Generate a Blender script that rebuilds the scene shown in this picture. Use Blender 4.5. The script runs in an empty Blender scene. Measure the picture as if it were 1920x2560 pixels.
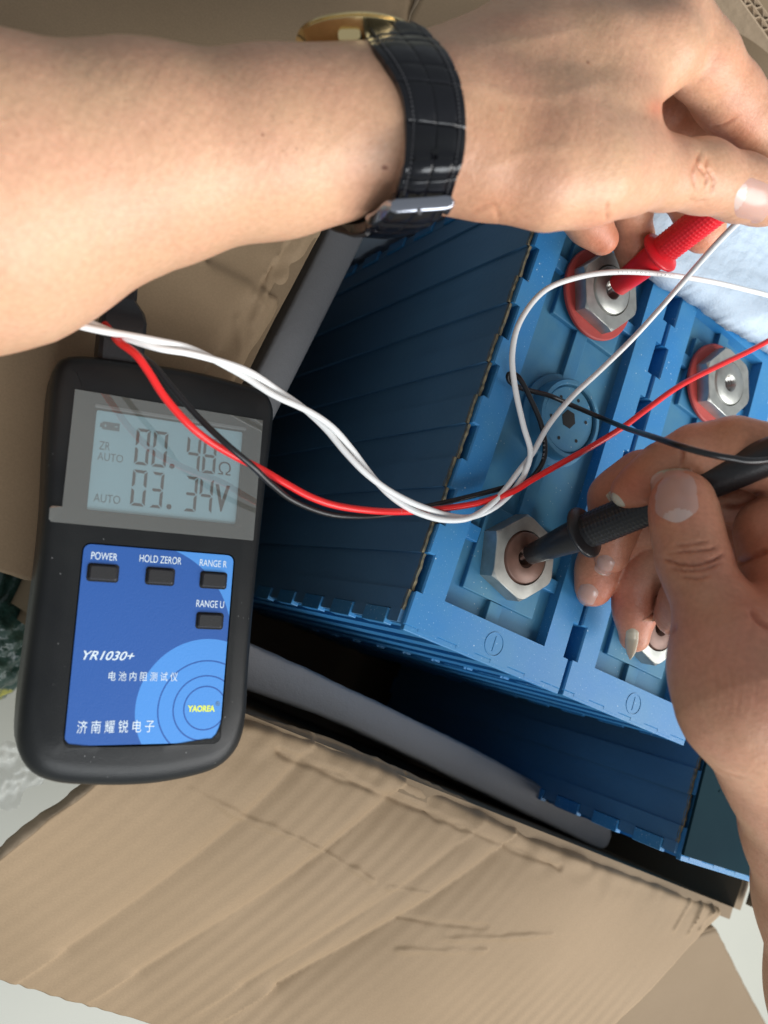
import bpy, bmesh, math, random
import numpy as np
from mathutils import Vector, Matrix
random.seed(4); rng = np.random.default_rng(4)
scn = bpy.context.scene
# ---------------------------------------------------------------- camera
# world: z up, z=0 is the top of the blue cells, x along the box front, y along its depth (metres)
F = 2040.0
H = 0.225
_N = np.array([-1250.0, 25.0, F]); _N /= np.linalg.norm(_N)
_A = np.array([3104.0, -8702.0, F]); _A -= _N * (_A @ _N); _A /= np.linalg.norm(_A)
_B = np.cross(_A, _N); _B /= np.linalg.norm(_B)
if _B[0] < 0: _B = -_B
R = np.array([_B, _A, -_N])
C = np.array([0.0, 0.0, H])
cd = bpy.data.cameras.new("camera"); cam = bpy.data.objects.new("camera", cd); scn.collection.objects.link(cam)
cd.sensor_fit = 'HORIZONTAL'; cd.sensor_width = 36.0; cd.lens = 36.0 * F / 1920.0
cd.clip_start = 0.01; cd.clip_end = 60.0
M = Matrix.Identity(4)
for r in range(3):
    M[r][0] = R[r][0]; M[r][1] = -R[r][1]; M[r][2] = -R[r][2]; M[r][3] = C[r]
cam.matrix_world = M
cd.dof.use_dof = True; cd.dof.focus_distance = 0.285; cd.dof.aperture_fstop = 16.0
scn.camera = cam
# ---------------------------------------------------------------- light: overcast window light from the right
w = bpy.data.worlds.new("World"); scn.world = w; w.use_nodes = True
w.node_tree.nodes["Background"].inputs[0].default_value = (0.86, 0.93, 1.0, 1)
w.node_tree.nodes["Background"].inputs[1].default_value = 0.41
def area(name, loc, target, size, sizey, power, col):
    l = bpy.data.lights.new(name, 'AREA'); l.shape = 'RECTANGLE'; l.size = size; l.size_y = sizey
    l.energy = power; l.color = col
    o = bpy.data.objects.new(name, l); scn.collection.objects.link(o)
    o.location = loc
    o.rotation_euler = (Vector(target) - Vector(loc)).to_track_quat('-Z', 'Y').to_euler()
    return o
area("window_light", (1.50, -0.52, 1.22), (0.2, 0.05, 0), 1.6, 1.3, 61, (1.0, 0.985, 0.965))
area("front_fill_light", (0.40, -0.98, 0.88), (0.10, 0.0, 0), 0.75, 0.50, 12, (0.93, 0.97, 1.0))  # added soft fill for highlights on strap, bevel and nails
scn.view_settings.view_transform = 'Standard'; scn.view_settings.look = 'None'
scn.view_settings.exposure = 0.0; scn.view_settings.gamma = 1.0
scn.cycles.max_bounces = 8; scn.cycles.transparent_max_bounces = 12
# ---------------------------------------------------------------- helpers
def ray(px, py): return R @ np.array([px - 960.0, py - 1280.0, F])
def W(px, py, z=0.0):                     # sight line meets the level z
    d = ray(px, py); return C + (z - H) / d[2] * d
def D(px, py, d):                         # point d metres out along the sight line
    return C + R @ np.array([(px - 960.0) / F, (py - 1280.0) / F, 1.0]) * d
def link(o): scn.collection.objects.link(o); return o
def empty(name, loc, label=None, cat=None, group=None):
    o = link(bpy.data.objects.new(name, None)); o.location = loc; o.empty_display_size = 0.01
    return tag(o, label, cat, group)
def tag(o, label=None, cat=None, group=None, kind=None):
    if label: o['label'] = label
    if cat: o['category'] = cat
    if group: o['group'] = group
    if kind: o['kind'] = kind
    return o
def setparent(o, p):
    bpy.context.view_layer.update()
    o.parent = p; o.matrix_parent_inverse = p.matrix_world.inverted() if p.parent is None else p.matrix_world.inverted()
def mesh(name, verts, faces, mat, parent=None, smooth=True, angle=None, local=False):
    me = bpy.data.meshes.new(name); me.from_pydata([tuple(v) for v in verts], [], [tuple(f) for f in faces]); me.update()
    return mobj(name, me, mat, parent, smooth, angle, local)
def mobj(name, me, mat, parent=None, smooth=True, angle=None, local=False):
    if mat is not None:
        for m in (mat if isinstance(mat, (list, tuple)) else [mat]): me.materials.append(m)
    me.polygons.foreach_set('use_smooth', [smooth] * len(me.polygons))
    if smooth and angle is not None: me.set_sharp_from_angle(angle=math.radians(angle))
    o = link(bpy.data.objects.new(name, me))
    if parent is not None:
        if local: o.parent = parent
        else: setparent(o, parent)
    return o
def bmo(name, bm, mat, parent=None, smooth=True, angle=35, local=False):
    bmesh.ops.recalc_face_normals(bm, faces=bm.faces)
    me = bpy.data.meshes.new(name); bm.to_mesh(me); bm.free()
    return mobj(name, me, mat, parent, smooth, angle, local)
def box(bm, x0, x1, y0, y1, z0, z1, bev=0.0, M4=None):
    r = bmesh.ops.create_cube(bm, size=1.0); vs = r['verts']
    for v in vs: v.co = Vector(((x0 + x1) / 2 + v.co.x * (x1 - x0), (y0 + y1) / 2 + v.co.y * (y1 - y0), (z0 + z1) / 2 + v.co.z * (z1 - z0)))
    if bev > 0:
        es = list({e for v in vs for e in v.link_edges})
        rr = bmesh.ops.bevel(bm, geom=es, offset=bev, segments=2, profile=0.5, affect='EDGES'); vs = list({v for f in rr['faces'] for v in f.verts} | {v for v in vs if v.is_valid})
    if M4 is not None: bmesh.ops.transform(bm, matrix=M4, verts=[v for v in vs if v.is_valid])
def lathe(bm, prof, n=48, M4=None, rfun=None):
    rings = []
    for (r, z) in prof:
        ring = []
        for k in range(n):
            a = 2 * math.pi * k / n
            p = Vector((r * math.cos(a), r * math.sin(a), z))
            if M4 is not None: p = M4 @ p
            ring.append(bm.verts.new(p))
        rings.append(ring)
    for a, b in zip(rings, rings[1:]):
        for k in range(n): bm.faces.new((a[k], a[(k + 1) % n], b[(k + 1) % n], b[k]))
    return rings
def frame(origin, zdir, xdir=(1, 0, 0)):
    z = Vector(zdir).normalized(); x = Vector(xdir); x = (x - z * x.dot(z)).normalized(); y = z.cross(x)
    m = Matrix((x, y, z)).transposed().to_4x4(); m.translation = Vector(origin); return m
def catmull(pts, n=8):
    P = np.array(pts, float); P = np.vstack([2 * P[0] - P[1], P, 2 * P[-1] - P[-2]]); out = []
    for i in range(1, len(P) - 2):
        for t in np.linspace(0, 1, n, endpoint=False):
            a, b, c, d = P[i - 1:i + 3]
            out.append(0.5 * (2 * b + (c - a) * t + (2 * a - 5 * b + 4 * c - d) * t * t + (-a + 3 * b - 3 * c + d) * t ** 3))
    out.append(P[-2]); return np.array(out)
def tube(name, pts, rad, mat, parent=None, n=14, seg=8, cap=True):
    P = catmull(pts, n=seg) if seg else np.array(pts)
    T = np.gradient(P, axis=0); T /= np.linalg.norm(T, axis=1)[:, None]
    u = np.cross(T[0], [0, 0, 1]); u /= np.linalg.norm(u); V = []; Fc = []
    rad = np.interp(np.linspace(0, 1, len(P)), np.linspace(0, 1, len(np.atleast_1d(rad))), np.atleast_1d(rad))
    for i in range(len(P)):
        u = u - T[i] * (u @ T[i]); u /= np.linalg.norm(u); v = np.cross(T[i], u)
        for k in range(n):
            a = 2 * math.pi * k / n; V.append(P[i] + rad[i] * (math.cos(a) * u + math.sin(a) * v))
    for i in range(len(P) - 1):
        for k in range(n): Fc.append((i * n + k, i * n + (k + 1) % n, (i + 1) * n + (k + 1) % n, (i + 1) * n + k))
    if cap: Fc.append(tuple(range(n))[::-1]); Fc.append(tuple((len(P) - 1) * n + k for k in range(n)))
    return mesh(name, V, Fc, mat, parent, angle=60)
def text(name, s, size, xf, mat, parent, M4, align='LEFT', shear=0.0, depth=0.0, bold=0.0, width=None, height=None):
    cu = bpy.data.curves.new(name, 'FONT'); cu.body = s; cu.size = size; cu.align_x = align; cu.shear = shear
    cu.extrude = depth; cu.offset = bold; cu.resolution_u = 6
    t = link(bpy.data.objects.new(name, cu)); bpy.context.view_layer.update()
    dg = bpy.context.evaluated_depsgraph_get(); me = bpy.data.meshes.new_from_object(t.evaluated_get(dg)); bpy.data.objects.remove(t)
    me.name = name
    co = np.array([v.co[:] for v in me.vertices])
    if len(co):
        mn = co.min(0); mx = co.max(0)
        sx = (width / (mx[0] - mn[0])) if width else xf
        sy = (height / (mx[1] - mn[1])) if height else 1.0
        if width: co[:, 0] -= mn[0]
        if height: co[:, 1] -= mn[1]
        for v, c in zip(me.vertices, co): v.co = M4 @ Vector((c[0] * sx, c[1] * sy, c[2]))
    me.materials.clear()
    return mobj(name, me, mat, parent, smooth=False)
# ---------------------------------------------------------------- materials
def material(name, col, rough=0.5, metal=0.0, spec=0.5, noise=None, bump=None, coat=0.0, sss=0.0, col2=None, ior=1.45, trans=0.0, alpha=1.0):
    m = bpy.data.materials.new(name); m.use_nodes = True; nt = m.node_tree; N = nt.nodes; L = nt.links
    b = N['Principled BSDF']; b.inputs['Base Color'].default_value = (*col, 1); b.inputs['Roughness'].default_value = rough
    b.inputs['Metallic'].default_value = metal; b.inputs['Specular IOR Level'].default_value = spec; b.inputs['IOR'].default_value = ior
    b.inputs['Coat Weight'].default_value = coat; b.inputs['Transmission Weight'].default_value = trans; b.inputs['Alpha'].default_value = alpha
    if sss > 0:
        b.inputs['Subsurface Weight'].default_value = sss; b.inputs['Subsurface Radius'].default_value = (1.0, 0.35, 0.2); b.inputs['Subsurface Scale'].default_value = 0.004
    tc = N.new('ShaderNodeTexCoord')
    if noise:                                # (scale, detail, lo, hi)
        n = N.new('ShaderNodeTexNoise'); n.inputs['Scale'].default_value = noise[0]; n.inputs['Detail'].default_value = noise[1]
        L.new(tc.outputs['Object'], n.inputs['Vector'])
        cr = N.new('ShaderNodeValToRGB'); cr.color_ramp.elements[0].position = noise[2]; cr.color_ramp.elements[1].position = noise[3]
        cr.color_ramp.elements[0].color = (*col, 1); cr.color_ramp.elements[1].color = (*(col2 or col), 1)
        L.new(n.outputs['Fac'], cr.inputs['Fac']); L.new(cr.outputs['Color'], b.inputs['Base Color'])
    if bump:                                 # list of (scale, detail, distance)
        prev = None
        for (s, de, dist) in bump:
            n = N.new('ShaderNodeTexNoise'); n.inputs['Scale'].default_value = s; n.inputs['Detail'].default_value = de
            L.new(tc.outputs['Object'], n.inputs['Vector'])
            bn = N.new('ShaderNodeBump'); bn.inputs['Distance'].default_value = dist; bn.inputs['Strength'].default_value = 1.0
            L.new(n.outputs['Fac'], bn.inputs['Height'])
            if prev: L.new(prev.outputs['Normal'], bn.inputs['Normal'])
            prev = bn
        L.new(prev.outputs['Normal'], b.inputs['Normal'])
    return m
def nodes(m): return m.node_tree.nodes, m.node_tree.links, m.node_tree.nodes['Principled BSDF']

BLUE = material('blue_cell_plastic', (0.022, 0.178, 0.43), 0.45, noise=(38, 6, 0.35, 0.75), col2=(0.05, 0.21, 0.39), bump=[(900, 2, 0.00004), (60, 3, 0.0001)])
_n, _l, _b = nodes(BLUE)                   # fine pale dust specks
v = _n.new('ShaderNodeTexNoise'); v.inputs['Scale'].default_value = 1500; v.inputs['Detail'].default_value = 1
tc = _n.new('ShaderNodeTexCoord'); _l.new(tc.outputs['Object'], v.inputs['Vector'])
cr = _n.new('ShaderNodeValToRGB'); cr.color_ramp.elements[0].position = 0.68; cr.color_ramp.elements[1].position = 0.8
_l.new(v.outputs['Fac'], cr.inputs['Fac'])
mx = _n.new('ShaderNodeMixRGB'); mx.inputs[2].default_value = (0.25, 0.45, 0.62, 1)
src = _b.inputs['Base Color'].links[0].from_socket
_l.new(cr.outputs['Color'], mx.inputs[0]); _l.new(src, mx.inputs[1]); _l.new(mx.outputs[0], _b.inputs['Base Color'])
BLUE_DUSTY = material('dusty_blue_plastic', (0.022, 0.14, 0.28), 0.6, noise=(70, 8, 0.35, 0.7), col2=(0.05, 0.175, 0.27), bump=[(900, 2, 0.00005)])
NAVY = material('navy_side_board', (0.055, 0.15, 0.28), 0.45, noise=(25, 4, 0.3, 0.8), col2=(0.065, 0.18, 0.32), bump=[(500, 2, 0.0001)])
TOP_SHADE = material('painted_top_shade', (0.004, 0.020, 0.030), 0.8, spec=0.1, noise=(30, 4, 0.3, 0.8), col2=(0.006, 0.027, 0.036))  # shade on the third cell's top, put into the colour
TAN_EDGE = material('raw_board_edge', (0.23, 0.19, 0.11), 0.9, noise=(400, 4, 0.3, 0.7), col2=(0.06, 0.07, 0.06))
STEEL = material('zinc_plated_steel', (0.45, 0.46, 0.43), 0.42, metal=0.85, noise=(160, 5, 0.35, 0.7), col2=(0.31, 0.32, 0.30), bump=[(500, 3, 0.00004)])
BUCKLE = material('dark_polished_buckle', (0.34, 0.35, 0.39), 0.2, metal=1.0)
STEEL_BRIGHT = material('polished_steel', (0.62, 0.63, 0.66), 0.14, metal=1.0)
COPPER = material('dull_copper', (0.14, 0.072, 0.052), 0.42, metal=0.3, noise=(220, 4, 0.3, 0.7), col2=(0.105, 0.056, 0.04), bump=[(500, 2, 0.00003)])
THREADS = material('dark_threads', (0.30, 0.29, 0.27), 0.3, metal=0.9)
RED_RUBBER = material('red_gasket_rubber', (0.40, 0.05, 0.042), 0.55, noise=(120, 3, 0.3, 0.8), col2=(0.30, 0.045, 0.038))
RED_PLASTIC = material('red_probe_plastic', (0.66, 0.012, 0.022), 0.38, sss=0.0, bump=[(600, 2, 0.00005)])
BLACK_PLASTIC = material('black_probe_plastic', (0.012, 0.012, 0.013), 0.35, bump=[(900, 2, 0.00008)])
DARK = material('dark_cavity', (0.006, 0.007, 0.008), 0.8)
CASE = material('meter_case_plastic', (0.008, 0.009, 0.010), 0.36, spec=0.28, bump=[(3800, 1, 0.00006)], noise=(60, 3, 0.3, 0.8), col2=(0.014, 0.015, 0.015))
def dusty(m, col, scale, p0, p1):
    N, L, b = nodes(m); t_ = N.new('ShaderNodeTexCoord'); v_ = N.new('ShaderNodeTexVoronoi'); v_.inputs['Scale'].default_value = scale; L.new(t_.outputs['Object'], v_.inputs['Vector'])
    n_ = N.new('ShaderNodeTexNoise'); n_.inputs['Scale'].default_value = scale * 0.15; n_.inputs['Detail'].default_value = 2; L.new(t_.outputs['Object'], n_.inputs['Vector'])
    a = N.new('ShaderNodeMath'); a.operation = 'LESS_THAN'; a.inputs[1].default_value = p0; L.new(v_.outputs['Distance'], a.inputs[0])
    c_ = N.new('ShaderNodeMath'); c_.operation = 'GREATER_THAN'; c_.inputs[1].default_value = p1; L.new(n_.outputs['Fac'], c_.inputs[0])
    d_ = N.new('ShaderNodeMath'); d_.operation = 'MULTIPLY'; L.new(a.outputs[0], d_.inputs[0]); L.new(c_.outputs[0], d_.inputs[1])
    x_ = N.new('ShaderNodeMixRGB'); x_.inputs[2].default_value = (*col, 1); L.new(d_.outputs[0], x_.inputs[0])
    if b.inputs['Base Color'].links: L.new(b.inputs['Base Color'].links[0].from_socket, x_.inputs[1])
    else: x_.inputs[1].default_value = b.inputs['Base Color'].default_value
    L.new(x_.outputs[0], b.inputs['Base Color'])
dusty(CASE, (0.18, 0.18, 0.18), 520, 0.08, 0.57)
dusty(BLUE, (0.35, 0.5, 0.6), 380, 0.10, 0.60)
dusty(BLUE_DUSTY, (0.22, 0.32, 0.38), 500, 0.12, 0.56)
RUBBER = material('black_button_rubber', (0.014, 0.014, 0.015), 0.5, bump=[(3000, 1, 0.00004)])
RED_WIRE = material('red_silicone_wire', (0.72, 0.02, 0.02), 0.3)
BLACK_WIRE = material('black_silicone_wire', (0.010, 0.010, 0.011), 0.3)
WHITE_WIRE = material('white_silicone_wire', (0.77, 0.78, 0.77), 0.32)
PRINT_GREY = material('faint_wire_print', (0.30, 0.30, 0.31), 0.6)
PRINT_PINK = material('faint_red_wire_print', (0.75, 0.22, 0.2), 0.6)
FOAM = material('grey_white_packing_foam', (0.22, 0.22, 0.225), 0.95, spec=0.2, bump=[(350, 3, 0.0002), (1500, 2, 0.00015)])
FOAM_WHITE = material('white_packing_foam', (0.44, 0.53, 0.62), 0.8, noise=(600, 2, 0.3, 0.75), col2=(0.41, 0.51, 0.61), bump=[(700, 3, 0.0002), (1500, 2, 0.0002)])
FLOOR = material('pale_floor_tile', (0.27, 0.275, 0.24), 0.4, noise=(4, 4, 0.3, 0.8), col2=(0.31, 0.31, 0.26))
GOLD = material('polished_gold', (0.78, 0.60, 0.30), 0.14, metal=1.0)
GLASS = material('watch_glass', (0.8, 0.85, 0.85), 0.03, trans=0.0, alpha=0.35)
PRINT_WHITE = material('white_panel_print', (0.62, 0.72, 0.78), 0.5)
PRINT_YELLOW = material('yellow_panel_print', (0.62, 0.72, 0.12), 0.5)
LCD_INK = material('liquid_crystal_segments', (0.035, 0.03, 0.04), 0.5)
LCD_FAINT = material('faint_crystal_characters', (0.13, 0.18, 0.21), 0.5)
NAIL = material('nail_plate', (0.52, 0.29, 0.235), 0.3, sss=0.25, coat=0.15)
LUNULA = material('nail_lunula', (0.58, 0.40, 0.35), 0.3, sss=0.25, coat=0.15)
NAIL_TIP = material('free_nail_edge', (0.44, 0.38, 0.29), 0.3, sss=0.1)
GREEN = material('dark_green_film', (0.012, 0.035, 0.028), 0.3, noise=(45, 5, 0.45, 0.6), col2=(0.03, 0.06, 0.045), bump=[(60, 4, 0.006)])
YELLOW = material('yellow_blotches', (0.30, 0.28, 0.04), 0.5, noise=(120, 4, 0.4, 0.6), col2=(0.12, 0.13, 0.04))
TAPE = material('clear_tape', (0.6, 0.62, 0.6), 0.12, alpha=0.13, bump=[(120, 3, 0.001)])

def cardboard(name, col, col2, flute_dir=None, flute=0.0):
    m = material(name, col, 0.66, spec=0.2, noise=(9, 8, 0.3, 0.75), col2=col2)
    N, L, b = nodes(m); tc = N.new('ShaderNodeTexCoord')
    n1 = N.new('ShaderNodeTexNoise'); n1.inputs['Scale'].default_value = 1800; n1.inputs['Detail'].default_value = 2
    n2 = N.new('ShaderNodeTexNoise'); n2.inputs['Scale'].default_value = 30; n2.inputs['Detail'].default_value = 2
    L.new(tc.outputs['Object'], n1.inputs['Vector']); L.new(tc.outputs['Object'], n2.inputs['Vector'])
    b1 = N.new('ShaderNodeBump'); b1.inputs['Distance'].default_value = 0.00004; L.new(n1.outputs['Fac'], b1.inputs['Height'])
    b2 = N.new('ShaderNodeBump'); b2.inputs['Distance'].default_value = 0.00016; L.new(n2.outputs['Fac'], b2.inputs['Height']); L.new(b1.outputs['Normal'], b2.inputs['Normal'])
    L.new(b2.outputs['Normal'], b.inputs['Normal'])
    # fibre flecks
    n3 = N.new('ShaderNodeTexNoise'); n3.inputs['Scale'].default_value = 1600; n3.inputs['Detail'].default_value = 3
    L.new(tc.outputs['Object'], n3.inputs['Vector'])
    cr = N.new('ShaderNodeValToRGB'); cr.color_ramp.elements[0].position = 0.35; cr.color_ramp.elements[1].position = 0.7
    cr.color_ramp.elements[0].color = (0.93, 0.93, 0.93, 1); cr.color_ramp.elements[1].color = (1.03, 1.03, 1.03, 1)
    L.new(n3.outputs['Fac'], cr.inputs['Fac'])
    mx = N.new('ShaderNodeMixRGB'); mx.blend_type = 'MULTIPLY'; mx.inputs[0].default_value = 1.0
    src = b.inputs['Base Color'].links[0].from_socket
    L.new(src, mx.inputs[1]); L.new(cr.outputs['Color'], mx.inputs[2]); L.new(mx.outputs[0], b.inputs['Base Color'])
    return m
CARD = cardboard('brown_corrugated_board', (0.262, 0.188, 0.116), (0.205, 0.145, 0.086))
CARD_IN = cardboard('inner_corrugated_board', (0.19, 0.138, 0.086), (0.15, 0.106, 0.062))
PAPER_TORN = material('torn_paper_edge', (0.34, 0.255, 0.17), 0.9, bump=[(200, 4, 0.0005)])

# panel print: blue field with lighter swooshes and rings (flat print, in the panel's own coordinates)
def panel_mat():
    m = material('printed_blue_panel', (0.03, 0.12, 0.42), 0.42, bump=[(2600, 1, 0.00005)])
    N, L, b = nodes(m); tc = N.new('ShaderNodeTexCoord'); sp = N.new('ShaderNodeSeparateXYZ'); L.new(tc.outputs['Object'], sp.inputs[0])
    def mth(op, a, c=None):
        n = N.new('ShaderNodeMath'); n.operation = op
        for i, q in enumerate((a, c)):
            if q is None: continue
            if isinstance(q, (int, float)): n.inputs[i].default_value = q
            else: L.new(q, n.inputs[i])
        return n.outputs[0]
    def rad(cx, cy):
        dx = mth('SUBTRACT', sp.outputs[0], cx); dy = mth('SUBTRACT', sp.outputs[1], cy)
        return mth('SQRT', mth('ADD', mth('MULTIPLY', dx, dx), mth('MULTIPLY', dy, dy)))
    r = rad(0.0195, -0.044)
    inner = mth('LESS_THAN', r, 0.0202)
    outer = mth('GREATER_THAN', rad(-0.0022, -0.0250), 0.0280)   # upper right swoosh
    outer = mth('MULTIPLY', outer, mth('GREATER_THAN', sp.outputs[1], -0.0200))
    outer = mth('MULTIPLY', outer, mth('GREATER_THAN', sp.outputs[0], 0.0))
    light = mth('MAXIMUM', inner, outer)
    ring = None
    for rr in (0.0138, 0.0094, 0.0063):
        q = mth('LESS_THAN', mth('ABSOLUTE', mth('SUBTRACT', r, rr)), 0.00022)
        ring = q if ring is None else mth('MAXIMUM', ring, q)
    mx = N.new('ShaderNodeMixRGB'); mx.inputs[1].default_value = (0.02, 0.088, 0.32, 1); mx.inputs[2].default_value = (0.065, 0.25, 0.63, 1); L.new(light, mx.inputs[0])
    mx2 = N.new('ShaderNodeMixRGB'); mx2.inputs[2].default_value = (0.02, 0.09, 0.32, 1); L.new(ring, mx2.inputs[0]); L.new(mx.outputs[0], mx2.inputs[1])
    L.new(mx2.outputs[0], b.inputs['Base Color'])
    return m
PANEL = panel_mat()
def lcd_mat():
    m = material('lcd_glass', (0.36, 0.63, 0.74), 0.12, noise=(60, 2, 0.3, 0.7), col2=(0.38, 0.66, 0.77)); return m
LCD = lcd_mat()
def film_mat():
    m = bpy.data.materials.new('glossy_protective_film'); m.use_nodes = True; N = m.node_tree.nodes; L = m.node_tree.links
    b = N['Principled BSDF']; b.inputs['Base Color'].default_value = (0.22, 0.225, 0.2, 1); b.inputs['Roughness'].default_value = 0.06
    t = N.new('ShaderNodeBsdfTransparent'); mx = N.new('ShaderNodeMixShader'); mx.inputs[0].default_value = 0.24
    gl = N.new('ShaderNodeBsdfGlossy'); gl.inputs['Roughness'].default_value = 0.03; m2 = N.new('ShaderNodeMixShader'); m2.inputs[0].default_value = 0.10
    L.new(t.outputs[0], mx.inputs[1]); L.new(b.outputs[0], mx.inputs[2]); L.new(mx.outputs[0], m2.inputs[1]); L.new(gl.outputs[0], m2.inputs[2]); L.new(m2.outputs[0], N['Material Output'].inputs[0]); return m
FILM = film_mat()
def leather_mat():
    m = material('black_glazed_leather', (0.004, 0.0042, 0.006), 0.21, spec=0.5, coat=0.0, bump=[(160, 2, 0.0004)]); return m
LEATHER = leather_mat()
BLACK_MATTE = material('strap_lining', (0.02, 0.018, 0.018), 0.6)
THREAD = material('black_stitching', (0.05, 0.05, 0.055), 0.6)

def skin_mat(name, base, red, seedoff=0.0):
    m = material(name, base, 0.40, spec=0.42, sss=0.16)
    N, L, b = nodes(m); tc = N.new('ShaderNodeTexCoord')
    b.inputs['Subsurface Scale'].default_value = 0.003
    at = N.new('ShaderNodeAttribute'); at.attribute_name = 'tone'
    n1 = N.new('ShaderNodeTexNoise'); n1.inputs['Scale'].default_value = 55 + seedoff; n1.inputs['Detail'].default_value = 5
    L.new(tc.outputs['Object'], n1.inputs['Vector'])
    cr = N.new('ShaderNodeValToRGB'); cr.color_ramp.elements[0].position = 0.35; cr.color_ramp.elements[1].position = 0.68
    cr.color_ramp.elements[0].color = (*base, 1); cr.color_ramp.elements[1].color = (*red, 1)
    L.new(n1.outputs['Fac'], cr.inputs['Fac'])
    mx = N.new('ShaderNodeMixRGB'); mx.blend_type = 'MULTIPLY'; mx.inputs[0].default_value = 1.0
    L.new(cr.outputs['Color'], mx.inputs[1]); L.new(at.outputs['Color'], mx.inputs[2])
    # fine mottling
    n2 = N.new('ShaderNodeTexNoise'); n2.inputs['Scale'].default_value = 700; n2.inputs['Detail'].default_value = 3
    L.new(tc.outputs['Object'], n2.inputs['Vector'])
    c2 = N.new('ShaderNodeValToRGB'); c2.color_ramp.elements[0].position = 0.3; c2.color_ramp.elements[1].position = 0.7
    c2.color_ramp.elements[0].color = (0.9, 0.88, 0.86, 1); c2.color_ramp.elements[1].color = (1.04, 1.04, 1.04, 1)
    L.new(n2.outputs['Fac'], c2.inputs['Fac'])
    m2 = N.new('ShaderNodeMixRGB'); m2.blend_type = 'MULTIPLY'; m2.inputs[0].default_value = 1.0
    L.new(mx.outputs[0], m2.inputs[1]); L.new(c2.outputs['Color'], m2.inputs[2]); L.new(m2.outputs[0], b.inputs['Base Color'])
    n5 = N.new('ShaderNodeTexNoise'); n5.inputs['Scale'].default_value = 17; n5.inputs['Detail'].default_value = 6; L.new(tc.outputs['Object'], n5.inputs['Vector'])
    c5 = N.new('ShaderNodeValToRGB'); c5.color_ramp.elements[0].position = 0.35; c5.color_ramp.elements[1].position = 0.65
    c5.color_ramp.elements[0].color = (0.90, 0.84, 0.80, 1); c5.color_ramp.elements[1].color = (1.05, 1.04, 1.0, 1); L.new(n5.outputs['Fac'], c5.inputs['Fac'])
    m5 = N.new('ShaderNodeMixRGB'); m5.blend_type = 'MULTIPLY'; m5.inputs[0].default_value = 1.0; L.new(m2.outputs[0], m5.inputs[1]); L.new(c5.outputs['Color'], m5.inputs[2]); L.new(m5.outputs[0], b.inputs['Base Color'])
    # pores and fine skin lines
    vo = N.new('ShaderNodeTexVoronoi'); vo.feature = 'DISTANCE_TO_EDGE'; vo.inputs['Scale'].default_value = 900
    L.new(tc.outputs['Object'], vo.inputs['Vector'])
    mr = N.new('ShaderNodeMath'); mr.operation = 'MINIMUM'; mr.inputs[1].default_value = 0.12; L.new(vo.outputs['Distance'], mr.inputs[0])
    b1 = N.new('ShaderNodeBump'); b1.inputs['Distance'].default_value = 0.0009; b1.inputs['Strength'].default_value = 0.35; L.new(mr.outputs[0], b1.inputs['Height'])
    n3 = N.new('ShaderNodeTexNoise'); n3.inputs['Scale'].default_value = 170; n3.inputs['Detail'].default_value = 5
    mp = N.new('ShaderNodeMapping'); mp.inputs['Scale'].default_value = (1.6, 0.7, 1.0); L.new(tc.outputs['Object'], mp.inputs['Vector']); L.new(mp.outputs[0], n3.inputs['Vector'])
    b2 = N.new('ShaderNodeBump'); b2.inputs['Distance'].default_value = 0.0006; b2.inputs['Strength'].default_value = 0.6; L.new(n3.outputs['Fac'], b2.inputs['Height']); L.new(b1.outputs['Normal'], b2.inputs['Normal'])
    L.new(b2.outputs['Normal'], b.inputs['Normal'])
    return m
SKIN_L = skin_mat('skin_left_arm', (0.56, 0.345, 0.222), (0.575, 0.325, 0.218))
SKIN_R = skin_mat('skin_right_hand', (0.54, 0.31, 0.205), (0.55, 0.275, 0.19), 7)

# ================================================================ SETTING
fl = mesh('floor', [(-3, -3, -0.305), (3, -3, -0.305), (3, 3, -0.305), (-3, 3, -0.305)], [(0, 1, 2, 3)], FLOOR, smooth=False)
tag(fl, kind='structure')

# ================================================================ CARDBOARD BOX
ZF = -0.036
zb = -0.295
Pfl = W(259, 1644, ZF); Pfr = W(1828, 2268, ZF); Pbl0 = W(810, 575, ZF)
ey = (Pbl0 - Pfl); ey /= np.linalg.norm(ey)
ex = (Pfr - Pfl); ex /= np.linalg.norm(ex)
Pbl = Pfl + ey * 0.268; Pfr = Pfl + ex * 0.350
Pbr = Pfr + ey * 0.268
crate = empty('cardboard_box', ((Pfl[0] + Pbr[0]) / 2, (Pfl[1] + Pbr[1]) / 2, zb),
              'open brown corrugated cardboard box holding the blue cells, its flaps folded outward', 'cardboard box')
def wall(p, q, out, name='wall'):
    p = np.array(p); q = np.array(q); o = np.array(out) * 0.006
    V = [];
    n = 24
    for t in np.linspace(0, 1, n):
        a = p + (q - p) * t; zt = a[2] - 0.0005 + 0.0006 * math.sin(t * 37)
        V += [(a[0], a[1], zt), (a[0], a[1], zb), (a[0] + o[0], a[1] + o[1], zb), (a[0] + o[0], a[1] + o[1], zt)]
    Fc = []
    for i in range(n - 1):
        for k in range(4): Fc.append((i * 4 + k, (i + 1) * 4 + k, (i + 1) * 4 + (k + 1) % 4, i * 4 + (k + 1) % 4))
    Fc += [(0, 1, 2, 3), tuple((n - 1) * 4 + k for k in (3, 2, 1, 0))]
    bm = bmesh.new(); vs = [bm.verts.new(v) for v in V]
    for f in Fc: bm.faces.new([vs[i] for i in f])
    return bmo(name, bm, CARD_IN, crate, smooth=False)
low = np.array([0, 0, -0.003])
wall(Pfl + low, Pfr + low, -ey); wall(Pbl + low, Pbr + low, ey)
wall(Pfl + low, Pbl + low, -ex); wall(Pfr + low, Pbr + low, ex)
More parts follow.
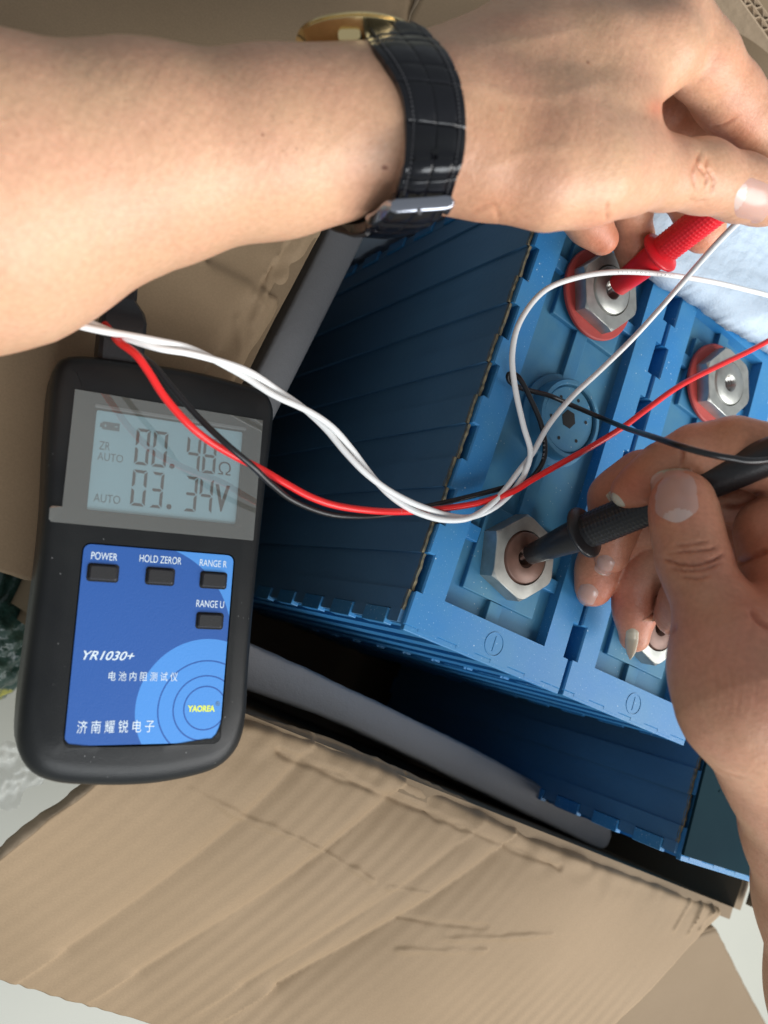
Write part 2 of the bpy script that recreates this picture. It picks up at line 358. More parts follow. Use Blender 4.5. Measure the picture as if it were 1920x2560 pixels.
bm = bmesh.new(); vs = [bm.verts.new(tuple(p[:2]) + (zb + 0.004,)) for p in (Pfl, Pfr, Pbr, Pbl)] + [bm.verts.new(tuple(p[:2]) + (zb - 0.003,)) for p in (Pfl, Pfr, Pbr, Pbl)]
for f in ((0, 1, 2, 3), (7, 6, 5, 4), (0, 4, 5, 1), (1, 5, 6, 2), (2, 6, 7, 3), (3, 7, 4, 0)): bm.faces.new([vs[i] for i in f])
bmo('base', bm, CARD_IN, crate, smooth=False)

def polysample(pts, n):
    P = catmull(pts, 10); s = np.r_[0, np.cumsum(np.linalg.norm(np.diff(P, axis=0), axis=1))]; t = np.linspace(0, s[-1], n)
    return np.stack([np.interp(t, s, P[:, i]) for i in range(P.shape[1])], 1)
def coons(top, bottom, left, right, nu, nv):
    # top/bottom run left to right, left/right run top to bottom
    T, B_, L_, R_ = polysample(top, nu), polysample(bottom, nu), polysample(left, nv), polysample(right, nv)
    u = np.linspace(0, 1, nu)[None, :, None]; v = np.linspace(0, 1, nv)[:, None, None]
    return (1 - v) * T[None] + v * B_[None] + (1 - u) * L_[:, None] + u * R_[:, None] - ((1 - u) * (1 - v) * T[0] + u * (1 - v) * T[-1] + (1 - u) * v * B_[0] + u * v * B_[-1])
def vnoise(x, y, s, seed=0):
    x = x / s; y = y / s; r = np.random.default_rng(seed).random((64, 64)); xi = np.floor(x).astype(int); yi = np.floor(y).astype(int); fx = x - xi; fy = y - yi
    fx = fx * fx * (3 - 2 * fx); fy = fy * fy * (3 - 2 * fy); g = lambda a, b: r[a % 64, b % 64]
    return (g(xi, yi) * (1 - fx) + g(xi + 1, yi) * fx) * (1 - fy) + (g(xi, yi + 1) * (1 - fx) + g(xi + 1, yi + 1) * fx) * fy - 0.5
def segdist(X, Y, a, b):
    d = b - a; t = np.clip(((X - a[0]) * d[0] + (Y - a[1]) * d[1]) / (d @ d), 0, 1); sgn = np.sign((X - a[0]) * d[1] - (Y - a[1]) * d[0])
    return np.hypot(X - a[0] - t * d[0], Y - a[1] - t * d[1]), sgn, t
def flap(name, top, bottom, left, right, nu, nv, creases, flutes, mat, thick=0.005, disp=None, edgewob=0.00035):
    g = coons([W(*p) for p in top], [W(*p) for p in bottom], [W(*p) for p in left], [W(*p) for p in right], nu, nv)
    X, Y = g[..., 0].copy(), g[..., 1].copy(); Z = g[..., 2].copy()
    Z += 0.0024 * vnoise(X, Y, 0.05, 1) + 0.00004 * vnoise(X, Y, 0.012, 2)
    for (p, q, wd, amp, kind) in creases:
        a = W(p[0], p[1], ZF)[:2]; b = W(q[0], q[1], ZF)[:2]; dd, sg, t = segdist(X, Y, a, b)
        wobb = 1 + 0.8 * vnoise(X, Y, 0.01, 7)
        if kind == 'ridge': Z += amp * np.exp(-(dd / wd) ** 2)
        elif kind == 'step': Z += amp * np.tanh(dd * sg / wd) * np.exp(-(dd / (wd * 9)) ** 2)
        elif kind == 'valley':
            c_ = W(p[0] + 60, p[1], ZF)[:2]; s0 = np.sign((c_[0] - a[0]) * (b - a)[1] - (c_[1] - a[1]) * (b - a)[0]); sd = dd * sg * s0
            jit = 0.0002 * vnoise(X, Y, 0.012, 77); sd = sd + jit
            Z += -amp * np.where(sd > 0, np.exp(-np.abs(sd) / (wd * 4.5)), np.exp(-np.abs(sd) / wd)) * np.clip(1.2 + vnoise(X, Y, 0.03, 78), 0.6, 1.5)
        elif kind == 'wrinkle': Z += amp * np.exp(-((dd + 0.002 * vnoise(X, Y, 0.006, 9)) / wd) ** 2) * wobb
    if flutes:
        (p, q, pitch, amp) = flutes; a = W(p[0], p[1], ZF)[:2]; b = W(q[0], q[1], ZF)[:2]; d = (b - a) / np.linalg.norm(b - a)
        s = (X - a[0]) * d[1] - (Y - a[1]) * d[0]; m = np.clip(0.5 + 1.6 * vnoise(X, Y, 0.06, 5), 0.12, 1)
        Z += amp * m * np.sin(2 * math.pi * s / pitch + 0.35 * vnoise(X, Y, 0.04, 6))
    if disp is not None: Z += disp(X, Y, g)
    ew = edgewob
    Z2 = Z
    V = np.stack([X, Y, Z2], -1)
    for idx in (0, -1):
        V[idx, :, 0] += ew * vnoise(V[idx, :, 0], V[idx, :, 1], 0.004, 11) * 2; V[idx, :, 1] += ew * vnoise(V[idx, :, 1], V[idx, :, 0], 0.003, 12) * 2
        V[:, idx, 0] += ew * vnoise(V[:, idx, 0], V[:, idx, 1], 0.004, 13) * 2; V[:, idx, 1] += ew * vnoise(V[:, idx, 1], V[:, idx, 0], 0.003, 14) * 2
    Fc = [(j * nu + i, (j + 1) * nu + i, (j + 1) * nu + i + 1, j * nu + i + 1) for j in range(nv - 1) for i in range(nu - 1)]
    bm = bmesh.new(); vs = [bm.verts.new(v) for v in V.reshape(-1, 3)]
    for f in Fc: bm.faces.new([vs[i] for i in f])
    o = bmo(name, bm, [mat, PAPER_TORN], crate, angle=70)
    if sum(p.normal.z for p in o.data.polygons) < 0: o.data.flip_normals()
    md = o.modifiers.new('thickness', 'SOLIDIFY'); md.thickness = thick; md.offset = -1; md.material_offset_rim = 1
    return o
# front flap, the big creased one at the bottom of the photograph
def frontdisp(X, Y, g):
    j = np.arange(g.shape[0])[:, None] / (g.shape[0] - 1.0)
    return -0.006 * np.exp(-(j / 0.02) ** 2) * 1.0 + 0.0015 * vnoise(X, Y, 0.007, 21) * np.exp(-(j / 0.10) ** 2) * 1.6
flap('flap', [(288, 1742, ZF), (640, 1794, ZF), (960, 1903, ZF), (1365, 2094, ZF), (1650, 2204, ZF), (1822, 2268, ZF)],
     [(-150, 2400, -0.082), (0, 2450, -0.082), (370, 2560, -0.080), (800, 2690, -0.072), (1230, 2860, -0.062)],
     [(288, 1742, ZF), (262, 1930, ZF), (120, 2052, -0.042), (0, 2150, -0.052), (-110, 2250, -0.064), (-150, 2400, -0.082)],
     [(1822, 2268, ZF), (1720, 2375, -0.040), (1560, 2540, -0.047), (1230, 2860, -0.062)], 300, 200,
     [((770, 1890), (225, 2500), 0.0026, 0.0022, 'valley'), ((985, 2000), (428, 2560), 0.0026, 0.0026, 'valley'),
      ((1240, 2140), (793, 2570), 0.0030, 0.0036, 'valley'), ((1150, 2120), (700, 2570), 0.0024, 0.0015, 'valley'),
      ((480, 1975), (620, 2055), 0.0010, 0.0006, 'wrinkle'), ((620, 2055), (770, 2112), 0.0010, 0.0008, 'wrinkle'), ((770, 2112), (960, 2222), 0.0010, 0.0007, 'wrinkle'),
      ((1040, 2330), (1240, 2335), 0.0011, -0.0008, 'wrinkle'), ((1000, 2240), (1100, 2252), 0.0009, 0.0006, 'wrinkle'),
      ((1150, 2375), (1400, 2350), 0.0012, 0.0008, 'wrinkle'), ((1050, 2420), (1250, 2400), 0.0012, 0.0007, 'wrinkle'),
      ((700, 1880), (1400, 2170), 0.0012, -0.0010, 'wrinkle'), ((1745, 2235), (1700, 2330), 0.0010, 0.0010, 'wrinkle'), ((1770, 2250), (1735, 2340), 0.0010, 0.0010, 'wrinkle'), ((1800, 2262), (1760, 2330), 0.0010, 0.0012, 'wrinkle')],
     ((770, 1890), (225, 2500), 0.0068, 0.00013), CARD, disp=frontdisp)
# left flap
def leftdisp(X, Y, g):
    i = np.arange(g.shape[1])[None, :] / (g.shape[1] - 1.0)
    return -0.004 * np.exp(-((1 - i) / 0.02) ** 2) + 0.0016 * vnoise(X, Y, 0.006, 31) * np.exp(-((1 - i) / 0.12) ** 2)
flap('flap', [(-700, -500, -0.05), (300, -500, -0.045), (800, -450, -0.04), (1200, -380, ZF)],
     [(-500, 1250, -0.052), (-150, 1375, -0.048), (0, 1430, -0.045), (110, 1468, -0.042), (296, 1580, ZF)],
     [(-700, -500, -0.05), (-600, 500, -0.055), (-500, 1250, -0.052)],
     [(1200, -380, ZF), (1085, -60, ZF), (1000, 115, ZF), (905, 370, ZF), (812, 572, ZF), (640, 906, ZF), (450, 1270, ZF), (296, 1580, ZF)], 200, 220,
     [((540, 650), (652, 715), 0.0022, 0.0014, 'step'), ((652, 715), (560, 860), 0.003, 0.0010, 'step'), ((700, 640), (640, 800), 0.0012, 0.0006, 'wrinkle'),
      ((740, 600), (720, 560), 0.001, 0.0009, 'wrinkle'), ((700, 690), (680, 660), 0.001, 0.0009, 'wrinkle'), ((660, 760), (640, 735), 0.001, 0.0009, 'wrinkle'), ((610, 880), (600, 790), 0.001, 0.0007, 'wrinkle'),
      ((1010, 60), (1060, -60), 0.004, 0.002, 'step')],
     None, CARD, disp=leftdisp)
# back flap behind the hand
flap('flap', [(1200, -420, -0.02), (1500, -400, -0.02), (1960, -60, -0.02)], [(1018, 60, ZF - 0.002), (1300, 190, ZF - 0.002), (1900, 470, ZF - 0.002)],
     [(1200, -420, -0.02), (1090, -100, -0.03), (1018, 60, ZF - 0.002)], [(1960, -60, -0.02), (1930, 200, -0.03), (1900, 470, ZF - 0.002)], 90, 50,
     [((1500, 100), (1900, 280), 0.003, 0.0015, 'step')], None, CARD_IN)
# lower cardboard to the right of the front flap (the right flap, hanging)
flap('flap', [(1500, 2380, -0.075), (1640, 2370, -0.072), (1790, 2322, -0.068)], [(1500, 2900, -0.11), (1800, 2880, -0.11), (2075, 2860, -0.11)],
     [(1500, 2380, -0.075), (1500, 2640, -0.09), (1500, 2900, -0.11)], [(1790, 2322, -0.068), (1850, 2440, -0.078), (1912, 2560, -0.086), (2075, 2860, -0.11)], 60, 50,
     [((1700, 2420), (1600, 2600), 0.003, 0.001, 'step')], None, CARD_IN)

# unseen upright flap, added and shaped to shade the third cell
def shade_flap():
    V = []; nu, nv = 30, 16
    for i in range(nu):
        u = i / (nu - 1.0); p = np.array(Pfr) + ey * (0.004 + 0.165 * u) + ex * 0.004; hgt = 0.125 * (1 - 0.75 * u)
        for j in range(nv):
            v = j / (nv - 1.0); V.append(p + np.array([0, 0, 1.0]) * hgt * v * 0.93 + ex * hgt * v * 0.32 + np.array([0.0008 * math.sin(9 * u + 4 * v), 0, 0]))
    Fc = [(i * nv + j, (i + 1) * nv + j, (i + 1) * nv + j + 1, i * nv + j + 1) for i in range(nu - 1) for j in range(nv - 1)]
    o = mesh('flap', V, Fc, [CARD_IN, PAPER_TORN], crate); md = o.modifiers.new('thickness', 'SOLIDIFY'); md.thickness = 0.005; md.offset = 0; md.material_offset_rim = 1
shade_flap()
# the cut end of a double wall flap at the upper right: liners and flutes
def cut_edge():
    bm = bmesh.new()
    a = W(1800, -70, 0.0); b = W(2010, 225, 0.0); t = b - a; Ln = np.linalg.norm(t); t /= Ln
    nrm = np.array([t[1], -t[0], 0]);
    if (W(1920, 0, 0) - a) @ nrm < 0: nrm = -nrm
    def strip(off, thick, fun=None, n=160):
        rings = []
        for s in np.linspace(0, Ln, n):
            o = off + (fun(s) if fun else 0)
            p = a + t * s + nrm * o
            q = p + nrm * thick
            rings.append([bm.verts.new((p[0], p[1], p[2])), bm.verts.new((q[0], q[1], q[2])), bm.verts.new((q[0], q[1], q[2] - 0.03)), bm.verts.new((p[0], p[1], p[2] - 0.03))])
        for r0, r1 in zip(rings, rings[1:]):
            for k in range(4): bm.faces.new((r0[k], r0[(k + 1) % 4], r1[(k + 1) % 4], r1[k]))
    for off in (0.0, 0.0052, 0.0100): strip(off, 0.0006 if off else 0.0011)
    for off, ph in ((0.0030, 0), (0.0078, 1.3)): strip(off, 0.00045, lambda s, ph=ph: 0.0020 * math.sin(s * 2 * math.pi / 0.0072 + ph), 260)
    return bmo('cut_edge', bm, PAPER_TORN, crate, angle=60)
cut_edge()
# the wall board below that cut end
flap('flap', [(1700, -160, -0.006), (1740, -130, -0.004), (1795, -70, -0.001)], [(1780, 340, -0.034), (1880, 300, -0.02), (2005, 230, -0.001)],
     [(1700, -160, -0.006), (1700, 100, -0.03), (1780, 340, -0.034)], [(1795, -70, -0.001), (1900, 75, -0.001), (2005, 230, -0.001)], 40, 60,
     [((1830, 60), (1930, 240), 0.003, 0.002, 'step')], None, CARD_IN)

# ================================================================ BLUE CELLS
CW, CL, CH = 0.0748, 0.1845, 0.245
SL = [(0.0112 + 0.0243 * k, 0.0252 + 0.0243 * k) for k in range(7)]     # slots along the long edges
SL = [(a, b) for a, b in SL if b < CL - 0.008]
ND = 0.0026
def edge_profile(x0, sgn, depth):
    pts = [(x0, 0.0)]
    for a, b in SL: pts += [(x0, a), (x0 + sgn * depth, a), (x0 + sgn * depth, b), (x0, b)]
    pts.append((x0, CL)); return pts
def make_cell():
    t = empty('battery_cell', (0, 0, -CH), None, 'battery')
    # body: outline with slots on both long sides, ribs on both ends
    left = edge_profile(0.0, 1, ND); right = edge_profile(CW, -1, ND)[::-1]
    front = [];
    for xc in (0.011, 0.028, 0.045, 0.062):
        front += [(xc - 0.0055, 0.0), (xc - 0.0055, -0.0013), (xc + 0.0028, -0.0013), (xc + 0.0028, 0.0)]
    back = [(x, CL - y) for x, y in front]
    outline = left + back + right + front[::-1]
    bm = bmesh.new()
    def ringz(z, pts): return [bm.verts.new((x, y, z)) for x, y in pts]
    r0 = ringz(-0.0006, outline); r1 = ringz(-CH, outline)
    n = len(outline)
    for i in range(n): bm.faces.new((r0[i], r0[(i + 1) % n], r1[(i + 1) % n], r1[i]))
    # small chamfer then the top with recess
    cx, cy = CW / 2, CL / 2
    ins = [(x + (0.0005 if x < cx else -0.0005) * 1.0, y + (0.0005 if y < cy else -0.0005)) for x, y in outline]
    r2 = ringz(0.0, ins)
    for i in range(n): bm.faces.new((r2[i], r2[(i + 1) % n], r0[(i + 1) % n], r0[i]))
    rx0, rx1, ry0, ry1 = 0.0125, 0.0612, 0.0125, 0.1720
    # top face with hole, by triangulated fill
    inner = [(rx0, ry0), (rx1, ry0), (rx1, ry1), (rx0, ry1)]
    q0 = ringz(0.0, inner)
    ee = []
    for i in range(n): ee.append(bm.edges.get((r2[i], r2[(i + 1) % n])))
    for i in range(4): ee.append(bm.edges.new((q0[i], q0[(i + 1) % 4])))
    bmesh.ops.triangle_fill(bm, use_beauty=True, edges=ee)
    q1 = ringz(-0.0052, inner)
    for i in range(4): bm.faces.new((q0[i], q0[(i + 1) % 4], q1[(i + 1) % 4], q1[i]))
    bmo('case', bm, BLUE, t, smooth=False, local=True)
    bm = bmesh.new(); box(bm, 0.0004, CW - 0.0004, -0.0018, 0.0004, -0.0024, -0.00012, 0.0003); bmo('front_lip', bm, BLUE, t, smooth=False, local=True)
    # recess floor with pads and ribs
    zf = -0.0052
    bm = bmesh.new()
    box(bm, rx0, rx1, ry0, ry1, zf - 0.002, zf)
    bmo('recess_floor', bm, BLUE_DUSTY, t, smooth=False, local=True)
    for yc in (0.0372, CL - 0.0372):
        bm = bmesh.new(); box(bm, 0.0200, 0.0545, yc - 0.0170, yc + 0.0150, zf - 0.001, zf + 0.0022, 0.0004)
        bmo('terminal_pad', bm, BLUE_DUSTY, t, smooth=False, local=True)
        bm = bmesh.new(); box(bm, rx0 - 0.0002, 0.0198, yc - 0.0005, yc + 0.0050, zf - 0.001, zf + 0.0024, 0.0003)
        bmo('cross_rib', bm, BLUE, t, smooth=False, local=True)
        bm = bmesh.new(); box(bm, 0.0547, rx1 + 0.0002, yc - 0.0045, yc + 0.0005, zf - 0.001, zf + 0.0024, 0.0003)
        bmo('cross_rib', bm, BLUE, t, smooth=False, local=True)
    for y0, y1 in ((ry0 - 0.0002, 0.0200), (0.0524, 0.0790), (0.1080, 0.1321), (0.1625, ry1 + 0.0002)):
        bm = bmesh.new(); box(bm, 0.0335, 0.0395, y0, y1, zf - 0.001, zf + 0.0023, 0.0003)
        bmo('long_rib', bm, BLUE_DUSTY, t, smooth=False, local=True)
    # relief valve cap
    bm = bmesh.new(); M4 = Matrix.Translation((0.0385, 0.0940, zf))
    lathe(bm, [(0.0178, 0.0), (0.0178, 0.0016), (0.0168, 0.0022), (0.0152, 0.0024), (0.0150, 0.0078), (0.0146, 0.0084), (0.0133, 0.0084), (0.0129, 0.0080), (0.0128, 0.0062), (0.0122, 0.0062)], 64, M4)
    bmo('valve_ring', bm, BLUE_DUSTY, t, local=True)
    bm = bmesh.new(); lathe(bm, [(0.0124, 0.0056), (0.0124, 0.0068), (0.0120, 0.0071), (0.0, 0.0071)], 64, M4); bmesh.ops.remove_doubles(bm, verts=bm.verts, dist=1e-6)
    vc = bmo('valve_cap', bm, BLUE_DUSTY, t, local=True)
    bm = bmesh.new()
    lathe(bm, [(0.0036, 0.0072), (0.0, 0.0072)], 6, M4)
    for k in range(6):
        a = math.radians(k * 60 + 18); lathe(bm, [(0.0007, 0.00722), (0.0, 0.00722)], 12, Matrix.Translation((0.0385 + 0.0088 * math.cos(a), 0.0940 + 0.0088 * math.sin(a), zf)))
    bmesh.ops.remove_doubles(bm, verts=bm.verts, dist=1e-6)
    o = bmo('valve_holes', bm, DARK, t, smooth=False, local=True)
    # moulded ring marks on both end margins
    for (mx_, my_) in ((0.0385, 0.0058), (0.0400, CL - 0.0060)):
        bm = bmesh.new(); lathe(bm, [(0.0043, -0.0001), (0.0043, 0.00022), (0.0040, 0.00022), (0.0040, -0.0001)], 40, Matrix.Translation((mx_, my_, 0)))
        box(bm, mx_ - 0.00018, mx_ + 0.00018, my_ - 0.0026, my_ + 0.0028, -0.0001, 0.0002)
        bmo('moulded_mark', bm, BLUE, t, local=True)
    # terminals
    def nut(name, yc, z0, top, hexang, disc_mat, gasket):
        M_ = Matrix.Translation((0.0364, yc, 0)); Rh = 0.0156; rc = 0.0146; n = 72; ap = Rh * math.cos(math.pi / 6)
        def hx(a):
            b = (a - math.radians(hexang)) % (math.pi / 3) - math.pi / 6; return ap / math.cos(b)
        bm = bmesh.new()
        def ring(f): return [bm.verts.new(M_ @ Vector((f(2 * math.pi * k / n)[0] * math.cos(2 * math.pi * k / n), f(2 * math.pi * k / n)[0] * math.sin(2 * math.pi * k / n), f(2 * math.pi * k / n)[1]))) for k in range(n)]
        rs = [ring(lambda a: (hx(a), z0)), ring(lambda a: (hx(a), top - max(0, hx(a) - rc + 0.0003) * 0.62 - 0.0002)), ring(lambda a: (min(hx(a) - 0.0002, rc), top)),
              ring(lambda a: (0.0098, top)), ring(lambda a: (0.0096, top - 0.0008))]
        for a, b in zip(rs, rs[1:]):
            for k in range(n): bm.faces.new((a[k], a[(k + 1) % n], b[(k + 1) % n], b[k]))
        nt_ = bmo('terminal_nut', bm, STEEL, t, angle=28, local=True)
        bm = bmesh.new()
        prof = [(0.0096, top - 0.0010), (0.0093, top - 0.0008), (0.0091, top + 0.0003), (0.0088, top + 0.0006), (0.0037, top + 0.0006), (0.0033, top + 0.0001)]
        lathe(bm, prof, 56, M_); bmo('threaded_stud', bm, disc_mat, t, angle=50, local=True)
        prof = [(0.0033, top + 0.0001)]; z = top
        for k in range(8): prof += [(0.0027, z - 0.0006), (0.0033, z - 0.0012)]; z -= 0.0012
        bm = bmesh.new(); lathe(bm, prof, 40, M_); bmo('thread', bm, THREADS if disc_mat is STEEL else COPPER, t, angle=30, local=True)
        bm = bmesh.new(); lathe(bm, [(0.0036, top - 0.0092), (0.0, top - 0.0092)], 24, M_); bmesh.ops.remove_doubles(bm, verts=bm.verts, dist=1e-6)
        bmo('bore_bottom', bm, DARK, t, local=True)
        if gasket:
            bm = bmesh.new(); lathe(bm, [(0.010, z0 + 0.0010), (0.0174, z0 + 0.0010), (0.0179, z0 + 0.0005), (0.0179, z0 - 0.0006), (0.0172, z0 - 0.0012), (0.010, z0 - 0.0012)], 64, M_)
            bmo('gasket', bm, RED_RUBBER, t, local=True)
    nut('a', 0.0378, -0.0030, 0.0046, -15, COPPER, False)
    nut('b', CL - 0.0372, -0.0008, 0.0060, -5, STEEL, True)
    # navy side boards, following the slots, with raw edges
    for side in (0, 1):
        s = -1 if side == 0 else 1; X0 = 0.0 if side == 0 else CW
        th = 0.0012 if side == 0 else 0.0007; zt = -0.0022 if side == 0 else -0.016
        pts = [];
        y = 0.0045
        for a, b in SL:
            pts += [(X0 + s * 0.0002, y), (X0 + s * 0.0002, a + 0.0004), (X0 - s * 0.0008, a + 0.0004), (X0 - s * 0.0008, b - 0.0004)]; y = b - 0.0004
        pts += [(X0 + s * 0.0002, y), (X0 + s * 0.0002, CL - 0.0045)]
        bm = bmesh.new(); A0 = [bm.verts.new((x, y, zt)) for x, y in pts]; A1 = [bm.verts.new((x, y, -CH + 0.004)) for x, y in pts]
        O0 = [bm.verts.new((x + s * th, y, zt)) for x, y in pts]; O1 = [bm.verts.new((x + s * th, y, -CH + 0.004)) for x, y in pts]
        for i in range(len(pts) - 1):
            bm.faces.new((O0[i], O0[i + 1], O1[i + 1], O1[i]))
        bm.faces.new((A0[0], O0[0], O1[0], A1[0])); bm.faces.new((A0[-1], O0[-1], O1[-1], A1[-1]))
        for k in range(15):
            z1 = -0.0022 if k == 0 else 0.0003 - 0.0243 * k; z0_ = -0.0085 if k == 0 else 0.0003 - 0.0243 * k - 0.0088
            if side == 0 and z0_ > -CH + 0.02:
                box(bm, -th - 0.0004, 0.0002, 0.0002, 0.0047, z0_, z1); box(bm, -th - 0.0004, 0.0002, CL - 0.0047, CL - 0.0002, z0_, z1)
        bmo('side_board', bm, NAVY, t, smooth=False, local=True)
        if side == 1: prev = None
        if side == 1: pts = pts[:2]
        bm = bmesh.new(); rr = np.random.default_rng(3 + side); prev = None
        for i in range(len(pts) - 1):
            (x0, y0), (x1, y1) = pts[i], pts[i + 1]; m_ = max(1, int(abs(y1 - y0) / 0.0015)); ring = []
            for k in range(m_ + 1):
                f = k / m_; x = x0 + (x1 - x0) * f; y = y0 + (y1 - y0) * f; jz = rr.uniform(-0.0004, 0.0002); jw = rr.uniform(0.0, 0.0004)
                ring.append((bm.verts.new((x + s * (th + 0.00005), y, -0.0024 + jz - 0.0004)), bm.verts.new((x + s * (th - 0.0001), y, -0.0018 + jz)), bm.verts.new((x + s * jw * 0.5, y, -0.0018 + jz))))
            for r_, q_ in zip(ring, ring[1:]):
                bm.faces.new((r_[0], q_[0], q_[1], r_[1])); bm.faces.new((r_[1], q_[1], q_[2], r_[2]))
        if side == 0: bmo('raw_edge', bm, TAN_EDGE, t, smooth=False, local=True)
        else: bm.free()
        # edge tabs down the two upright corners
        me = None
        for yy0, yy1 in ((-0.0012, 0.0042), (CL - 0.0042, CL + 0.0012)):
            for k in range(14):
                z1 = -0.0088 - 0.0243 * k
                if z1 < -CH + 0.02: break
                bm = bmesh.new(); x1 = X0 + s * (0.0024 if side == 0 else 0.0004)
                box(bm, min(X0 - s * 0.001, x1), max(X0 - s * 0.001, x1), yy0, yy1, z1 - 0.0149, z1, 0.0003)
                bmo('edge_tab', bm, BLUE, t, smooth=False, local=True)
    return t
def copy_tree(o, parent=None):
    c = o.copy(); scn.collection.objects.link(c); c.parent = parent
    for ch in [k for k in scn.objects if k.parent == o]:
        copy_tree(ch, c)
    return c
bpy.context.view_layer.update()
cell1 = make_cell()
for ch in cell1.children: ch.location = (0, 0, CH)
cell2 = copy_tree(cell1); cell3 = copy_tree(cell1)
for ch in list(cell2.children):
    if ch.name.startswith('raw_edge') or (ch.name.startswith('side_board') and ch.data.vertices[0].co.x < 0.01): bpy.data.objects.remove(ch)
    elif ch.name.startswith('edge_tab') and ch.data.vertices[0].co.x < 0.01: ch.location = (0.0014, 0, CH)
cell1.location = (0.1472, 0.0254, -CH)
cell2.location = (0.1472 + 0.0764, 0.0258, -CH)
cell3.location = (0.3145, -0.0185, -CH - 0.001)
for ch in list(cell3.children):
    if ch.name.split('.')[0] in ('terminal_nut', 'threaded_stud', 'thread', 'bore_bottom', 'gasket', 'valve_ring', 'valve_cap', 'valve_holes', 'terminal_pad', 'cross_rib', 'long_rib', 'moulded_mark', 'recess_floor'): bpy.data.objects.remove(ch)
bm = bmesh.new(); box(bm, -0.0004, CW, 0.0006, CL - 0.0006, 0.0002, 0.0016, 0.0003); box(bm, 0.012, CW, 0.0300, 0.0308, 0.0016, 0.0019)  # dark sheet over the third cell in place of a cast shadow
cb = bmo('shade_board', bm, TOP_SHADE, cell3, smooth=False, local=True); cb.location = (0, 0, CH); cb['label'] = 'dark teal sheet standing in for shade on the top'
tag(cell1, 'blue battery cell nearest the meter, with both probes touching its two terminals', 'battery', 'blue battery cells standing in the box')
tag(cell2, 'blue battery cell in the middle with its red-gasketed steel terminal under the red wire', 'battery', 'blue battery cells standing in the box')
tag(cell3, 'blue battery cell with shade-coloured top beside the right wrist, set forward of the other two', 'battery', 'blue battery cells standing in the box')

# ================================================================ FOAM
def foam_beam(name, ea, eb, z, depth, mat, label, seed=1, rnd=0.14):
    A_ = polysample([W(*p, z) for p in ea], 90); B_ = polysample([W(*p, z) for p in eb], 90); V = []; n = 20
    for i in range(90):
        a, b = A_[i], B_[i]; c = (a + b) / 2; hw = (b - a) / 2; e = 1.0
        q = min(i, 89 - i) / 3.0
        if q < 1: e = max(0.35, math.sqrt(max(0.0, 1 - (1 - q) ** 2)))
        for k in range(n):
            th = 2 * math.pi * k / n; cx, sx = math.cos(th), math.sin(th)
            px_ = abs(cx) ** (2 * rnd) * np.sign(cx); pz = abs(sx) ** (2 * rnd) * np.sign(sx)
            p = c + hw * px_ * (0.4 + 0.6 * e) + np.array([0, 0, (pz - 1) * depth / 2]) - np.array([0, 0, (1 - e) * 0.004])
            p += np.array([1, 1, 1]) * 0.0007 * vnoise(np.array([p[0] + k * 0.01]), np.array([p[1] + i * 0.002]), 0.008, seed)[0]
            V.append(p)
    Fc = [(i * n + k, i * n + (k + 1) % n, (i + 1) * n + (k + 1) % n, (i + 1) * n + k) for i in range(89) for k in range(n)]
    Fc += [tuple(range(n))[::-1], tuple(89 * n + k for k in range(n))]
    bm = bmesh.new(); vs = [bm.verts.new(v) for v in V]
    for f in Fc: bm.faces.new([vs[i] for i in f])
    o = bmo(name, bm, mat, None, angle=60); return tag(o, label, 'packing foam')
foam_beam('foam_strip', [(862, 470), (812, 588), (655, 900), (560, 1090), (450, 1300)], [(965, 500), (914, 608), (706, 1022), (640, 1150), (540, 1350)], -0.078, 0.05, FOAM,
          'long grey foam strip lying along the left wall of the box beside the meter', 3)
foam_beam('foam_strip', [(470, 1530), (640, 1612), (860, 1712), (1190, 1872), (1400, 1985), (1542, 2058)], [(470, 1680), (640, 1736), (820, 1800), (1000, 1882), (1250, 2005), (1526, 2138)], -0.085, 0.045, FOAM,
          'long grey foam strip lying along the front wall of the box beside the creased flap', 5)
# bright foam sheet over the far right corner
def foam_sheet():
    edge = [(1540, 420), (1598, 560), (1640, 640), (1700, 700), (1790, 752), (1850, 800), (1925, 842), (2010, 900), (2100, 960)]
    E_ = polysample([W(*p, 0.012) for p in edge], 120); far = polysample([W(*p, 0.024) for p in [(1800, 300), (1950, 420), (2100, 500), (2300, 640)]], 120)
    nv = 60; V = []
    for j in range(nv):
        t_ = j / (nv - 1.0)
        for i in range(120):
            p = E_[i] * (1 - t_) + far[i] * t_
            lip = -0.010 * math.exp(-t_ / 0.025)
            nz = vnoise(np.array([p[0]]), np.array([p[1]]), 0.010, 41)[0] * 0.0007 + vnoise(np.array([p[0]]), np.array([p[1]]), 0.002, 42)[0] * 0.0007
            p = p + np.array([0, 0, lip + nz])
            if j < 3: p = p + np.array([1, 1, 0]) * vnoise(np.array([p[0]]), np.array([p[1]]), 0.0025, 43)[0] * 0.0016
            V.append(p)
    Fc = [(j * 120 + i, j * 120 + i + 1, (j + 1) * 120 + i + 1, (j + 1) * 120 + i) for j in range(nv - 1) for i in range(119)]
    bm = bmesh.new(); vs = [bm.verts.new(v) for v in V]
    for f in Fc: bm.faces.new([vs[i] for i in f])
    o = bmo('foam_sheet', bm, FOAM_WHITE, None, angle=80)
    if sum(p.normal.z for p in o.data.polygons) < 0: o.data.flip_normals()
    md = o.modifiers.new('thickness', 'SOLIDIFY'); md.thickness = 0.006; md.offset = -1
    return tag(o, 'bright bluish white foam sheet draped over the far right corner of the cells', 'packing foam')
foam_sheet()
bm = bmesh.new(); q = Pbl - ey * 0.012
box(bm, 0.075, 0.40, 0.216, 0.230, zb + 0.01, -0.050, 0.004)
tag(bmo('foam_block', bm, FOAM_WHITE, None), 'grey foam slab standing against the back wall of the box below the wrist', 'packing foam')

